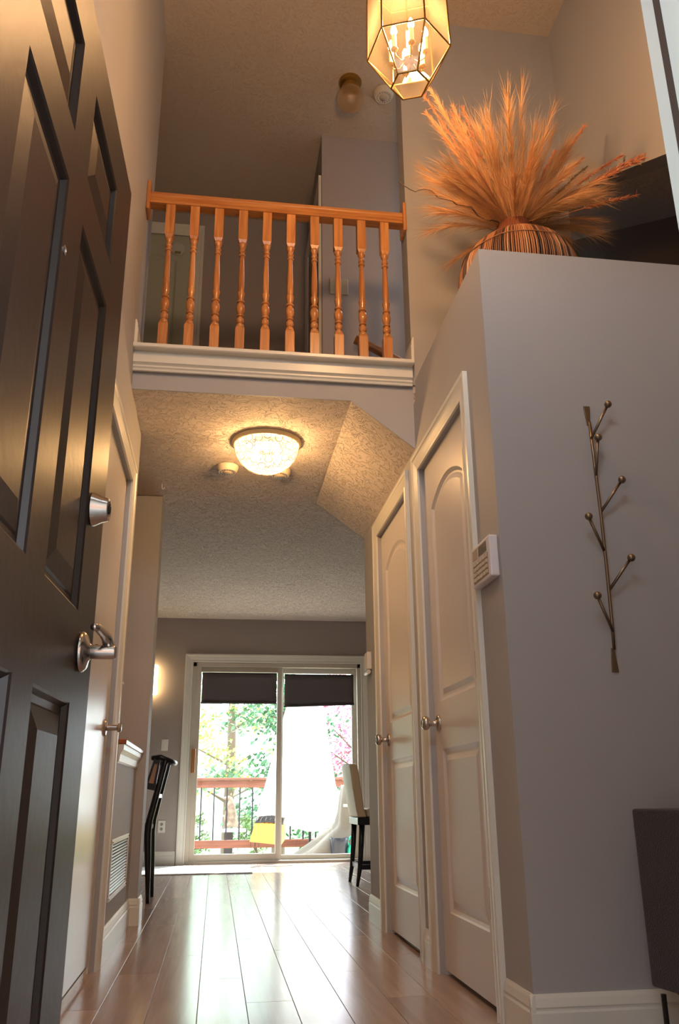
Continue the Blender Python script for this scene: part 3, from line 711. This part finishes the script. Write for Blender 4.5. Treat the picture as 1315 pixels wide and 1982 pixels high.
# ------------------------------------------------------------------ coat rack on closet wall
cr = thing('coat_hooks', 'bronze branch-shaped coat rack with six ball tips', 'coat rack', (1.205, YF, .99))
def L4(x, y, z): return (x-1.205, y-YF, z-.99)
bm = NB()
tube(bm, [L4(1.207, 2.428, 1.83), L4(1.206, 2.424, 1.7), L4(1.208, 2.424, 1.5), L4(1.206, 2.424, 1.3), L4(1.203, 2.424, 1.15), L4(1.202, 2.428, 1.06)], .0052, 10)
to_obj('stem', bm, M_bronze, cr, smooth=True)
for z0, z1 in ((1.892, 1.822), (.992, 1.066)):
    bm = NB(); s = 1 if z0 > z1 else -1
    v = [(1.207-.011, z0), (1.207+.011, z0), (1.207+.009, z0-s*.03), (1.207+.005, z1), (1.207-.005, z1), (1.207-.009, z0-s*.03)]
    if s < 0: v = [(x-.005, z) for x, z in v][::-1]
    prism(bm, [(x-1.205, z-.99) for x, z in v], 2.4375-YF-.003, 2.44-YF, 'y'); to_obj('mounting_tab', bm, M_bronze, cr, bevel=.0008)
JK = [((1.205, 1.767), (1.261, 1.880)), ((1.206, 1.632), (1.212, 1.756)), ((1.208, 1.506), (1.277, 1.609)), ((1.205, 1.376), (1.148, 1.478)),
      ((1.205, 1.245), (1.275, 1.345)), ((1.203, 1.116), (1.148, 1.220))]
for (jx, jz), (kx, kz) in JK:
    bm = NB(); tube(bm, [L4(jx, 2.424, jz), L4(kx, 2.39, kz)], .0048, 10); b = to_obj('branch', bm, M_bronze, cr, smooth=True)
    bm = NB(); ball(bm, L4(kx, 2.388, kz), .0125, 18); to_obj('ball_tip', bm, M_bronze, b, smooth=True)

# ------------------------------------------------------------------ armchair corner at lower right
ac = thing('armchair', 'charcoal woven armchair standing by the closet wall', 'armchair', (1.138, 2.31, 0), R(11))
fabm = mat('charcoal_weave', (50, 43, 45), .9, bump=(260, .8, 2), sheen=.2)
B1('side_panel', (0, .07, -.74, 0, .165, .60), fabm, ac, bevel=.008, seg=3)
B1('side_panel', (.43, .50, -.74, 0, .165, .60), fabm, ac, bevel=.008, seg=3)
B1('back', (.071, .429, -.09, 0, .14, .60), fabm, ac, bevel=.01, seg=3)
B1('seat_base', (.071, .429, -.73, -.091, .14, .32), fabm, ac, bevel=.01, seg=3)
B1('cushion', (.075, .425, -.74, -.092, .322, .45), fabm, ac, bevel=.035, seg=4)
for x, y in ((.02, -.02), (.48, -.02), (.02, -.72), (.48, -.72)):
    bm = NB(); tube(bm, [(x, y, 0), (x, y, .15)], .007, 8); to_obj('leg', bm, M_black, ac)

# ------------------------------------------------------------------ dining chair at left, side on
ch = thing('cane_chair', 'black lacquered dining chair with cane back by the stub wall', 'chair', (-.62, 6.1, 0))
def L5(x, y, z): return (x+.62, y-6.1, z)
for yy in (5.98, 6.36):
    bm = NB(); P = [(-.405, 0), (-.418, .22), (-.432, .42), (-.425, .50), (-.385, .68), (-.345, .86), (-.335, .885)]
    tube(bm, [L5(x, yy, z) for x, z in P], [.013, .019, .024, .022, .020, .018, .016], 10); to_obj('leg', bm, M_black, ch, smooth=True)
bm = NB()   # curved crest rail
tube(bm, [L5(-.43, 6.00, .895), L5(-.375, 5.965, .900), L5(-.31, 6.0, .875), L5(-.285, 6.17, .868), L5(-.31, 6.34, .875), L5(-.375, 6.38, .90), L5(-.43, 6.34, .895)], .017, 8)
to_obj('crest_rail', bm, M_black, ch, smooth=True)
def panel(yy):
    bm = NB(); P = [(-.415, .90), (-.375, .89), (-.40, .685), (-.47, .70)]
    n = [(-.412, .86), (-.392, .86), (-.412, .73), (-.445, .735)]
    A = [bm.verts.new(L5(x, yy-.012, z)) for x, z in P]; Bq = [bm.verts.new(L5(x, yy-.012, z)) for x, z in n]
    A2 = [bm.verts.new(L5(x, yy+.012, z)) for x, z in P]; B2 = [bm.verts.new(L5(x, yy+.012, z)) for x, z in n]
    for i in range(4):
        j = (i+1) % 4; bm.faces.new((A[i], A[j], Bq[j], Bq[i])); bm.faces.new((A2[i], A2[j], B2[j], B2[i])); bm.faces.new((A[i], A[j], A2[j], A2[i])); bm.faces.new((Bq[i], Bq[j], B2[j], B2[i]))
    f = to_obj('side_frame', bm, M_black, ch)
    bm = NB(); prism(bm, [(x+.62, z) for x, z in n], yy-.003-6.1, yy+.003-6.1, 'y'); to_obj('cane_panel', bm, mat('cane', (176, 140, 116), .7, bump=(300, .8, 2)), f)
panel(5.985); panel(6.345)
bm = NB(); box(bm, -.008, .012, -.09, .22, .64, .665); o = to_obj('back_rail', bm, M_black, ch, loc=(.235, 0, 0))
B1('seat', (-.22, .20, -.13, .27, .435, .475), mat('seat_pad', (40, 38, 40), .7), ch, bevel=.015, seg=3)
for x, y in ((-.2, -.11), (-.2, .25)):
    bm = NB(); tube(bm, [(x-.02, y, 0), (x, y, .44)], [.012, .018], 10); to_obj('leg', bm, M_black, ch, smooth=True)

# dining chair at right, upholstered cream
st = thing('upholstered_chair', 'cream upholstered chair with dark tapered legs at the right', 'chair', (1.33, 6.9, 0))
def L6(x, y, z): return (x-1.33, y-6.9, z)
bm = NB(); g = []
for j in range(9):
    z = .485+.40*j/8; off = -.065*(j/8)**.8
    ring = []
    for i in range(9):
        u = i/8; yy = 6.68+.44*u; bow = .03*sin(pi*u); ring.append(L6(1.085+off-bow*.5, yy, z-(.012*abs(u-.5)*2)**1 if j == 8 else z))
    g.append([bm.verts.new(p) for p in ring])
g2 = [[bm.verts.new(v.co+Vector((.065, 0, 0))) for v in r] for r in g]
for j in range(8):
    for i in range(8): bm.faces.new((g[j][i], g[j][i+1], g[j+1][i+1], g[j+1][i])); bm.faces.new((g2[j][i], g2[j][i+1], g2[j+1][i+1], g2[j+1][i]))
for i in range(8):
    bm.faces.new((g[0][i], g[0][i+1], g2[0][i+1], g2[0][i])); bm.faces.new((g[8][i], g[8][i+1], g2[8][i+1], g2[8][i]))
for j in range(8):
    bm.faces.new((g[j][0], g[j+1][0], g2[j+1][0], g2[j][0])); bm.faces.new((g[j][8], g[j+1][8], g2[j+1][8], g2[j][8]))
cream = mat('cream_leather', (214, 196, 160), .5)
to_obj('backrest', bm, cream, st, smooth=False, bevel=.012, seg=3)
B1('seat_frame', (-.25, .22, -.22, .22, .43, .482), M_black, st, bevel=.004)
B1('cushion', (-.175, .23, -.21, .21, .484, .55), cream, st, bevel=.02, seg=3)
for y in (-.19, .19):
    bm = NB(); tube(bm, [(-.255, y, 0), (-.235, y, .12), (-.222, y, .28), (-.215, y, .43)], [.012, .018, .021, .024], 10); to_obj('leg', bm, M_black, st, smooth=True)
    bm = NB(); tube(bm, [(.20, y, 0), (.20, y, .43)], [.014, .022], 10); to_obj('leg', bm, M_black, st, smooth=True)
    B1('stretcher', (-.235, .20, y-.012, y+.012, .115, .15), M_black, st, bevel=.003)
B1('stretcher', (-.238, -.214, -.18, .18, .115, .15), M_black, st, bevel=.003)

# ------------------------------------------------------------------ vase with dried grass on the plant shelf
VX, VY, VZ = 1.17, 2.83, 2.50
va = thing('wicker_vase', 'round vase of upright brown reeds on the closet top', 'vase', (VX, VY, VZ))
VP = [(.165, 0), (.215, .03), (.243, .08), (.250, .13), (.244, .18), (.226, .23), (.195, .28), (.150, .32), (.102, .345), (.080, .355)]
bm = NB(); lathe(bm, [(.001, .004)]+[(r-.007, z+.002) for r, z in VP]+[(.062, .36), (.066, .412), (.060, .412), (.05, .35)], 40, cap=False)
to_obj('body', bm, mat('dark_basket', (58, 34, 22), .8), va, smooth=True)
reed_m = [mat('reed_tan', (150, 98, 62), .55), mat('reed_brown', (92, 54, 34), .55), mat('reed_dark', (50, 36, 32), .6), mat('reed_pale', (176, 138, 106), .5)]
rm = []
for k in range(4):
    bm = NB(); tube(bm, [(r, 0, z) for r, z in VP], .0036, 5); me = bpy.data.meshes.new('reed'); bm.to_mesh(me); bm.free(); me.materials.append(reed_m[k])
    for p in me.polygons: p.use_smooth = True
    rm.append(me)
nr = 180
for i in range(nr):
    o = bpy.data.objects.new('reed', rm[random.choice((0, 0, 0, 1, 1, 2, 3))]); C.objects.link(o); o.parent = va; o.rotation_euler = (0, 0, 2*pi*i/nr+random.uniform(-.008, .008))
bm = NB(); n = 70
for i in range(n):
    a = 2*pi*i/n; tube(bm, [(.079*cos(a), .079*sin(a), .352), (.073*cos(a), .073*sin(a), .385), (.076*cos(a), .076*sin(a), .418)], .0035, 5)
to_obj('neck_weave', bm, mat('neck_reed', (120, 66, 42), .55), va, smooth=True)['kind'] = 'stuff'
bm = NB()
for z, r in ((.353, .087), (.232, .232), (.08, .249)):
    tube(bm, [(r*cos(2*pi*i/40), r*sin(2*pi*i/40), z+.003*sin(i)) for i in range(41)], .0022 if r > .1 else .0045, 5)
to_obj('binding_hoop', bm, mat('hoop', (150, 106, 74), .5), va)

NK = Vector((VX, VY, VZ+.40))
def stem_curve(az, el, length, droop, n=10, start=None):
    """points leaving the neck with azimuth az, elevation el, curving down"""
    p = Vector(start) if start else NK+Vector((cos(az), sin(az), 0))*.035
    d = Vector((cos(az)*cos(el), sin(az)*cos(el), sin(el))); pts = [p.copy()]
    for i in range(n):
        d = (d+Vector((0, 0, -droop/n))).normalized(); p = p+d*length/n; pts.append(p.copy())
    return pts
random.seed(21)
bm = NB()
def hair(bm, p, d, l, w, dr):
    s = d.cross(Vector((random.uniform(-1, 1), random.uniform(-1, 1), random.uniform(-1, 1)))).normalized()*w
    q = p+d*l*.5+Vector((0, 0, -dr*l*.15)); e_ = p+d*l+Vector((0, 0, -dr*l*.5))
    a, b = bm.verts.new(p-s), bm.verts.new(p+s); c, c2 = bm.verts.new(q+s*.8), bm.verts.new(q-s*.8); t = bm.verts.new(e_)
    bm.faces.new((a, b, c, c2)); bm.faces.new((c2, c, t))
for k in range(120):
    az = random.uniform(0, 2*pi); low = k % 3 == 0
    el = R(random.uniform(14, 40)) if low else R(random.uniform(46, 84)); ln = random.uniform(.30, .42) if low else random.uniform(.36, .56)
    if low and cos(az) < 0: ln *= .86
    if cos(az) > .3: ln *= .88 if low else .95
    P_ = stem_curve(az, el, ln, random.uniform(.35, .7) if low else random.uniform(.15, .4), 12)
    tube(bm, P_, [.0016]*13, 4, cap=False)
    for j in range(260):
        t = random.uniform(.06, 1)**.9; i = min(11, int(t*12)); fr = t*12-i; p = P_[i].lerp(P_[i+1], fr); d = (P_[i+1]-P_[i]).normalized()
        sp = Vector((random.gauss(0, 1), random.gauss(0, 1), random.gauss(0, 1)))*.2
        hair(bm, p, (d+sp).normalized(), random.uniform(.06, .15), .00045, random.uniform(0, .7))
dg = to_obj('dried_grass', bm, mat('dried_grass_fibre', (198, 152, 104), .7, var=(5, .3)))
tag(dg, 'feathery tan dried grass fanning out of the reed vase', 'dried grass', kind='stuff')
def plume(pts, r, m, label_group, name='grass_plume', hairs=320, l=.028):
    bm = NB(); n = len(pts); base = pts[0]
    pts = [p-base for p in pts]
    tube(bm, pts, .0018, 5)
    for j in range(hairs):
        t = random.uniform(.55, 1.0); i = min(n-2, int(t*(n-1))); p = pts[i].lerp(pts[i+1], t*(n-1)-i); d = (pts[i+1]-pts[i]).normalized()
        sp = Vector((random.gauss(0, 1), random.gauss(0, 1), random.gauss(0, 1)))*.38
        hair(bm, p, (d+sp).normalized(), l*random.uniform(.6, 1.2), .0013, .1)
    o = to_obj(name, bm, m, loc=base); return o
orange = mat('orange_plume', (232, 150, 104), .7); olive = mat('olive_plume', (124, 100, 44), .8)
specs = [(170, 70, .86), (176, 66, .72), (160, 76, .74), (185, 74, .68), (200, 62, .72), (150, 80, .78), (100, 84, .66), (60, 78, .70), (30, 66, .72), (20, 58, .74),
         (5, 50, .78), (350, 42, .70), (340, 36, .62), (45, 70, .78), (10, 64, .82), (355, 30, .58)]
for i, (a, e_, l_) in enumerate(specs):
    o = plume(stem_curve(R(a), R(e_), l_*.96, .25 if e_ > 55 else .3), .01, orange, None)
    if i == 0: tag(o, 'tallest orange foxtail stalk, at the left of the reed vase', 'dried stalk')
    elif i == 15: tag(o, 'lowest orange foxtail stalk, drooping far right of the vase', 'dried stalk')
    elif 90 < a: tag(o, 'orange foxtail stalk in the left cluster above the reed vase', 'dried stalk', 'orange foxtail stalks leaning left above the vase')
    else: tag(o, 'orange foxtail stalk in the right cluster above the reed vase', 'dried stalk', 'orange foxtail stalks leaning right above the vase')
for a, e_, l_ in ((25, 62, .84), (40, 68, .80), (15, 54, .74), (80, 80, .55)):
    o = plume(stem_curve(R(a), R(e_), l_*.86, .2), .01, olive, None, hairs=120)
    tag(o, 'olive brown foxtail stalk among the dried grass in the vase', 'dried stalk', 'olive foxtail stalks in the reed vase')
for i, (a, e_, l_) in enumerate(((182, 34, .50), (95, 82, .66), (352, 34, .50), (130, 82, .48))):
    P_ = stem_curve(R(a), R(e_), l_, .5, 22)
    for k in range(1, len(P_)): P_[k] = P_[k]+Vector((sin(k*1.7)*.009, cos(k*1.3)*.009, sin(k*.9)*.010))
    bm = NB(); b_ = P_[0]; tube(bm, [p-b_ for p in P_], [.0028]*12+[.0018]*11, 6)
    tag(to_obj('curly_twig', bm, mat('twig', (72, 58, 50), .7), smooth=True, loc=b_),
        ('thin dark twig curling out low at left of the grass', 'dark kinked twig reaching straight up above the grass', 'dark twig curling over low at right of the grass', 'short dark twig between the upright plumes')[i], 'twig')

# ------------------------------------------------------------------ outdoors behind the patio door
DZ = -.10
bm = NB(); box(bm, -3, 4.5, 9.33, 12.1, DZ-.2, DZ-.03); dk = struct('deck', bm, mat('deck_frame', (120, 100, 84), .8))
bm = NB(); box(bm, 0, 7.4, 0, .132, -.028, 0); me = bpy.data.meshes.new('board'); bm.to_mesh(me); bm.free(); me.materials.append(mat_wood('deck_board', (206, 190, 170), (170, 150, 130), .7, 4, 'X', coat=0))
for i in range(20):
    o = bpy.data.objects.new('board', me); C.objects.link(o); o.parent = dk; o.location = (-2.95, 9.34+i*.138, DZ)
bm = NB(); box(bm, -30, 30, 12.15, 60, -1.1, -.9); tag(struct('ground_lawn', bm, mat('lawn', (96, 130, 60), .9, bump=(30, 1, 6), var=(8, .4))), None)
bm = NB(); box(bm, -6, 6, -8, .69, -.16, -.03); struct('ground_porch', bm, mat('porch_concrete', (104, 100, 96), .85, bump=(60, .2, 5)))
bm = NB(); box(bm, -2.5, 3.0, -1.7, .69, 2.55, 2.65); struct('ceiling_porch', bm, M_trim)  # unseen slab added over the entry to cut sky light from above
bm = NB(); box(bm, -9, 9, -6.5, -6.0, -.03, 4.6); struct('wall_porch_opposite', bm, mat('opposite_brick', (120, 96, 84), .9, var=(6, .2)))  # unseen block added behind the camera to hold back sky light at the entry
dr = thing('deck_railing', 'brown wooden deck railing with dark metal balusters', 'railing', (.6, 12.0, DZ))
rw = mat_wood('red_brown_rail', (130, 74, 52), (92, 50, 36), .6, 5, 'X', coat=0)
B1('top_rail', (-3.5, 3.6, -.07, .07, .955, .99), rw, dr, bevel=.004); B1('side_rail', (-3.5, 3.6, -.02, .02, .86, .953), rw, dr, bevel=.004)
B1('bottom_rail', (-3.5, 3.6, -.025, .025, .10, .20), rw, dr, bevel=.004)
bb0 = B1('baluster', (-.010, .010, -.010, .010, .15, .90), mat('dark_baluster', (36, 38, 46), .4, .3), dr)
i0 = True
for i in range(24):
    x = -.788-.172*8+i*.172
    if i0: bb0.location.x = x; i0 = False
    else: dup(bb0, dr, (x, -.03+.03, 0))
# umbrella-like white cover, skewed draped cone
uc = thing('white_cover', 'tall blown-out white cone cover standing on the deck', 'cover', (1.26, 11.32, DZ))
bm = NB(); rows = []
sC = 11.0/12.0
for j in range(15):
    t = j/14; z = 2.85*(1-t)+.28*t
    cx = 0.02-.22*t*0; rad = .02+.62*t
    ring = []
    for i in range(48):
        a = 2*pi*i/48; r = rad*(1+.05*sin(a*7+t*2)*t)
        x = r*cos(a)*(1.12 if cos(a) < 0 else .62); ring.append(bm.verts.new((x-.05, r*sin(a)*.8, z-DZ+(.05*sin(a*5))*t)))
    rows.append(ring)
for a, b in zip(rows, rows[1:]):
    for i in range(48): bm.faces.new((a[i], a[(i+1) % 48], b[(i+1) % 48], b[i]))
to_obj('cover_cloth', bm, mat('white_canvas', (244, 242, 234), .8), uc, smooth=True)
bm = NB(); tube(bm, [(-.05, 0, 0), (-.05, 0, 2.95)], .02, 10); to_obj('pole', bm, M_steel, uc)
bm = NB(); lathe(bm, [(.001, 0), (.22, 0), (.22, .04), (.03, .06), (.001, .06)], 24, Matrix.Translation((-.05, 0, 0))); to_obj('base', bm, M_steel, uc)
# beige rumpled grill cover
gc = thing('grill_cover', 'rumpled beige cover draped over a grill on deck', 'cover', (1.50, 10.55, DZ))
bm = NB(); rows = []
for j in range(20):
    t = j/19; z = .86-.84*t; ring = []
    for i in range(64):
        a = 2*pi*i/64; w = .13+.12*t; dpt = .15+.12*t
        k = 1/max(abs(cos(a)), abs(sin(a)))**.6
        nn = noise.noise(Vector((cos(a)*2.2, sin(a)*2.2, z*3.5)))
        r = k*(1+.25*nn*(.3+t)+.05*sin(a*11)*t)
        flare = .55*max(0, t-.55)/.45*max(0, -cos(a))
        ring.append(bm.verts.new((w*r*cos(a)-flare+.14, dpt*r*sin(a), z+.03*nn)))
    rows.append(ring)
for a, b in zip(rows, rows[1:]):
    for i in range(64): bm.faces.new((a[i], a[(i+1) % 64], b[(i+1) % 64], b[i]))
bm.faces.new(rows[0][::-1])
to_obj('cover_cloth', bm, mat('beige_canvas', (104, 94, 82), .75, bump=(14, .6, 4)), gc, smooth=True)
B1('strap', (.0, .28, -.235, -.225, .62, .65), mat('strap_beige', (206, 196, 180), .6), gc)
# pot, watering can, flower pot
o = thing('dark_pot', 'dark blue glazed pot on deck beside the watering can', 'pot', (1.44, 10.25, DZ))
bm = NB(); lathe(bm, [(.001, 0), (.085, 0), (.10, .05), (.108, .24), (.115, .27), (.112, .285), (.095, .28), (.09, .22), (.001, .2)], 32); auto(to_obj('pot_body', bm, mat('navy_glaze', (34, 38, 52), .2), o), 40)
bm = NB(); lathe(bm, [(.001, .235), (.092, .24)], 24, cap=False); to_obj('soil', bm, mat('soil', (60, 44, 34), .9), o)
o = thing('watering_can', 'green plastic watering can on deck behind the glass', 'watering can', (1.60, 10.2, DZ))
grn = mat('green_plastic', (34, 160, 124), .35)
bm = NB(); lathe(bm, [(.001, 0), (.085, 0), (.090, .02), (.082, .17), (.06, .20), (.045, .205), (.04, .195), (.001, .19)], 28); auto(to_obj('can_body', bm, grn, o), 40)
bm = NB(); tube(bm, [(-.055, 0, .19), (-.075, 0, .25), (-.04, 0, .295), (.02, 0, .30), (.06, 0, .27), (.085, 0, .18), (.088, 0, .10)], [.012]*7, 10); to_obj('can_handle', bm, grn, o, smooth=True)
bm = NB(); tube(bm, [(.07, 0, .05), (.13, 0, .13), (.17, 0, .22)], [.022, .014, .012], 10)
lathe(bm, [(.012, 0), (.03, .03), (.001, .034)], 16, Matrix.Translation((.17, 0, .22)) @ Matrix.Rotation(R(35), 4, 'Y'), cap=False); to_obj('spout', bm, grn, o, smooth=True)
o = thing('flower_pot', 'small potted orange flower beside the green can', 'potted plant', (1.79, 10.5, DZ))
bm = NB(); lathe(bm, [(.001, 0), (.05, 0), (.07, .12), (.065, .12), (.001, .10)], 20); to_obj('pot_body', bm, mat('terracotta', (176, 96, 62), .8), o, smooth=True)
bm = NB()
for i in range(40):
    a = random.uniform(0, 6.28); r = random.uniform(0, .07); ball(bm, (r*cos(a), r*sin(a), .20+random.uniform(-.04, .05)), .014, 6)
to_obj('blossom', bm, mat('orange_petals', (230, 90, 40), .6), o)
bm = NB()
for i in range(20): a = random.uniform(0, 6.28); tube(bm, [(0, 0, .1), (.05*cos(a), .05*sin(a), .19)], .003, 4)
to_obj('stems', bm, mat('stem_green', (60, 110, 50), .7), o)['kind'] = 'stuff'
# yellow planter on wire legs with dark mesh top
o = thing('yellow_planter', 'yellow box planter on thin wire legs in front of railing', 'planter', (.56, 10.33, DZ))
bm = NB(); V = [(-.16, -.14, .26), (.20, -.14, .22), (.26, .12, .26), (-.10, .12, .28)]
T2 = [(-.10, -.10, .46), (.22, -.10, .44), (.26, .10, .50), (-.04, .10, .52)]
a = [bm.verts.new(p) for p in V]; b = [bm.verts.new(p) for p in T2]
bm.faces.new(a[::-1])
for i in range(4): bm.faces.new((a[i], a[(i+1) % 4], b[(i+1) % 4], b[i]))
s_ = to_obj('box', bm, mat('yellow_vinyl', (226, 176, 84), .6), o); md = s_.modifiers.new('s', 'SOLIDIFY'); md.thickness = .008
bm = NB()
for i in range(7):
    u = i/6; p = Vector(T2[0]).lerp(Vector(T2[1]), u); q = Vector(T2[3]).lerp(Vector(T2[2]), u); tube(bm, [p, p.lerp(q, .5)+Vector((0, 0, .02)), q], .006, 6)
    p = Vector(T2[0]).lerp(Vector(T2[3]), u); q = Vector(T2[1]).lerp(Vector(T2[2]), u); tube(bm, [p, p.lerp(q, .5)+Vector((0, 0, .02)), q], .006, 6)
to_obj('mesh_top', bm, mat('dark_mesh', (50, 38, 30), .6), o)
for x, y in ((-.12, -.1), (.18, -.1), (.2, .1), (-.06, .1)):
    bm = NB(); tube(bm, [(x-.03, y, .30), (x, y, 0), (x+.03, y, .30)], .004, 6); to_obj('leg', bm, M_steel, o)
bm = NB(); tube(bm, [(-.7, 0, .0), (-.35, .05, .012), (0, .02, .015), (.35, .06, .02), (.8, .02, .012)], .018, 8)
tag(to_obj('driftwood_stick', bm, mat('stick', (170, 150, 124), .8, bump=(40, 1, 4)), smooth=True, loc=(.95, 10.6, DZ+.02)), 'pale crooked stick lying on the deck boards', 'stick')
# animal figure on a white slab beyond railing
sl_ = thing('garden_pedestal', 'white slab on a dark post beyond the deck railing', 'pedestal', (.18, 12.6, -.9))
B1('slab', (-.16, .26, -.12, .12, 1.08, 1.12), mat('white_stone', (226, 224, 218), .8), sl_, bevel=.01); B1('post', (-.04, .08, -.06, .06, 0, 1.08), M_steel, sl_)
def skin(name, verts, edges, radii, m, parent=None, loc=None, sub=2):
    me = bpy.data.meshes.new(name); me.from_pydata(verts, edges, []); o = bpy.data.objects.new(name, me); C.objects.link(o)
    o.modifiers.new('skin', 'SKIN')
    for i, r in enumerate(radii): me.skin_vertices[0].data[i].radius = (r, r)
    me.skin_vertices[0].data[0].use_root = True
    s = o.modifiers.new('sub', 'SUBSURF'); s.levels = sub; s.render_levels = sub
    me.materials.append(m)
    if parent: o.parent = parent
    if loc: o.location = loc
    return o
an = thing('animal_figure', 'brown sitting animal figure facing left beyond the railing', 'animal', (.18, 12.6, .22))
fur = mat('brown_fur', (120, 100, 82), .85, bump=(60, .8, 5), var=(14, .4))
Vv = [(.07, 0, .08), (.06, 0, .18), (.05, 0, .29), (.045, 0, .375), (.02, 0, .415), (-.035, 0, .405), (-.07, 0, .398),
      (.00, -.03, .27), (-.03, -.03, .15), (-.035, -.03, .015), (-.07, -.03, .008),
      (.00, .03, .27), (-.03, .03, .15), (-.035, .03, .015), (-.07, .03, .008),
      (.04, -.06, .07), (-.01, -.07, .02), (.04, .06, .07), (-.01, .07, .02), (.15, 0, .03), (.22, .02, .02)]
Ee = [(0,1),(1,2),(2,3),(3,4),(4,5),(5,6),(2,7),(7,8),(8,9),(9,10),(2,11),(11,12),(12,13),(13,14),(0,15),(15,16),(0,17),(17,18),(0,19),(19,20)]
skin('body', Vv, Ee, [.075, .072, .06, .042, .04, .026, .015, .028, .018, .013, .012, .028, .018, .013, .012, .042, .02, .042, .02, .022, .012], fur, an)
for s in (-1, 1):
    bm = NB(); lathe(bm, [(.014, 0), (.011, .02), (.001, .04)], 8, Matrix.Translation((.035, s*.02, .44)) @ Matrix.Rotation(R(15), 4, 'Y')); to_obj('ear', bm, fur, an, smooth=True)
# neighbour house
hs = thing('neighbour_house', 'white sided house across the garden seen through left pane', 'house', (-1.6, 26, -.9))
B1('wall', (-5, 2.6, 0, 6, 0, 3.6), mat('white_siding', (236, 236, 232), .8), hs)
bm = NB(); prism(bm, [(-5.3, 3.6), (2.9, 3.6), (-1.2, 5.6)], -.3, 6.3, 'y'); to_obj('roof', bm, mat('grey_shingle', (176, 172, 168), .9), hs)
for x in (.7, -2.2):
    w_ = B1('window', (x, x+.9, -.04, 0.0, 1.6, 2.7), M_trim, hs); B1('pane', (x+.06, x+.84, -.05, -.041, 1.66, 2.64), mat('sky_glass', (150, 176, 190), .1), w_)
# trees
def tree(name, label, loc, h, r, col, n, seed, conic=False, trunk=(90, 70, 56), size=.10, crown0=.25, cat='tree'):
    random.seed(seed); o = thing(name, label, cat, loc)
    bm = NB(); tube(bm, [(0, 0, 0), (.05, 0, h*.4), (0, .03, h*.8)], [h*.022, h*.016, h*.006], 8)
    for k in range(14):
        a = random.uniform(0, 6.28); z0 = h*random.uniform(.2, .75); rr_ = r*random.uniform(.4, .8)*((1-z0/h) if conic else 1)
        tube(bm, [(0, 0, z0), (rr_*.5*cos(a), rr_*.5*sin(a), z0+.25*rr_), (rr_*cos(a), rr_*sin(a), z0+(.0 if conic else .5)*rr_)], [h*.007, h*.004, h*.002], 5)
    to_obj('trunk', bm, mat('bark_%d' % trunk[0], trunk, .9), o)
    bm = NB(); cl = [(random.uniform(0, 6.28), random.uniform(crown0, 1), random.uniform(.3, 1)) for _ in range(60)]
    for i in range(n):
        a, t, q = random.choice(cl); z = h*t
        R_ = (r*(1.05-t)/(1.05-crown0) if conic else r*math.sqrt(max(.05, 1-((t-.6)/.45)**2)))
        c = Vector((q*R_*cos(a), q*R_*sin(a), z))+Vector((random.gauss(0, 1), random.gauss(0, 1), random.gauss(0, .7)))*r*.13
        d = Vector((random.gauss(0, 1), random.gauss(0, 1), random.gauss(0, 1))).normalized(); e1 = d.orthogonal().normalized()*size*random.uniform(.5, 1); e2 = d.cross(e1)*.55
        bm.faces.new([bm.verts.new(c+v) for v in (-e1, e2, e1, -e2)])
    f = to_obj('foliage', bm, mat('leaf_%s' % name, col, .7, var=(3, .35)), o); f['kind'] = 'stuff'; return o
tree('spruce', 'dark green spruce beyond the deck, right of the white house', (1.2, 17, -.9), 6.2, 1.5, (70, 104, 70), 6000, 4, True, size=.075, crown0=.08)
tree('weeping_tree', 'bright yellow green tree beside the spruce outside', (.3, 21.5, -.9), 6.8, 1.5, (160, 196, 90), 3000, 5, size=.08)
tree('blossom_tree', 'pink blossoming tree outside the right pane', (3.6, 20.5, -.9), 6.2, 2.0, (176, 84, 112), 6500, 6, size=.06)
tree('leafy_tree', 'pale green leafy tree at the left edge outside', (-2.0, 19, -.9), 6.0, 1.3, (140, 156, 96), 1800, 8, size=.06)
for i, (x, y) in enumerate(((-.35, 13.4), (.62, 13.6))):
    tree('shrub', ('olive shrub beyond the railing, left of the animal figure', 'green shrub beyond the railing, right of the animal figure')[i],
         (x, y, -.9), 1.3, .36, (90, 112, 60), 2600, 30+i, size=.035, crown0=.1, cat='shrub')
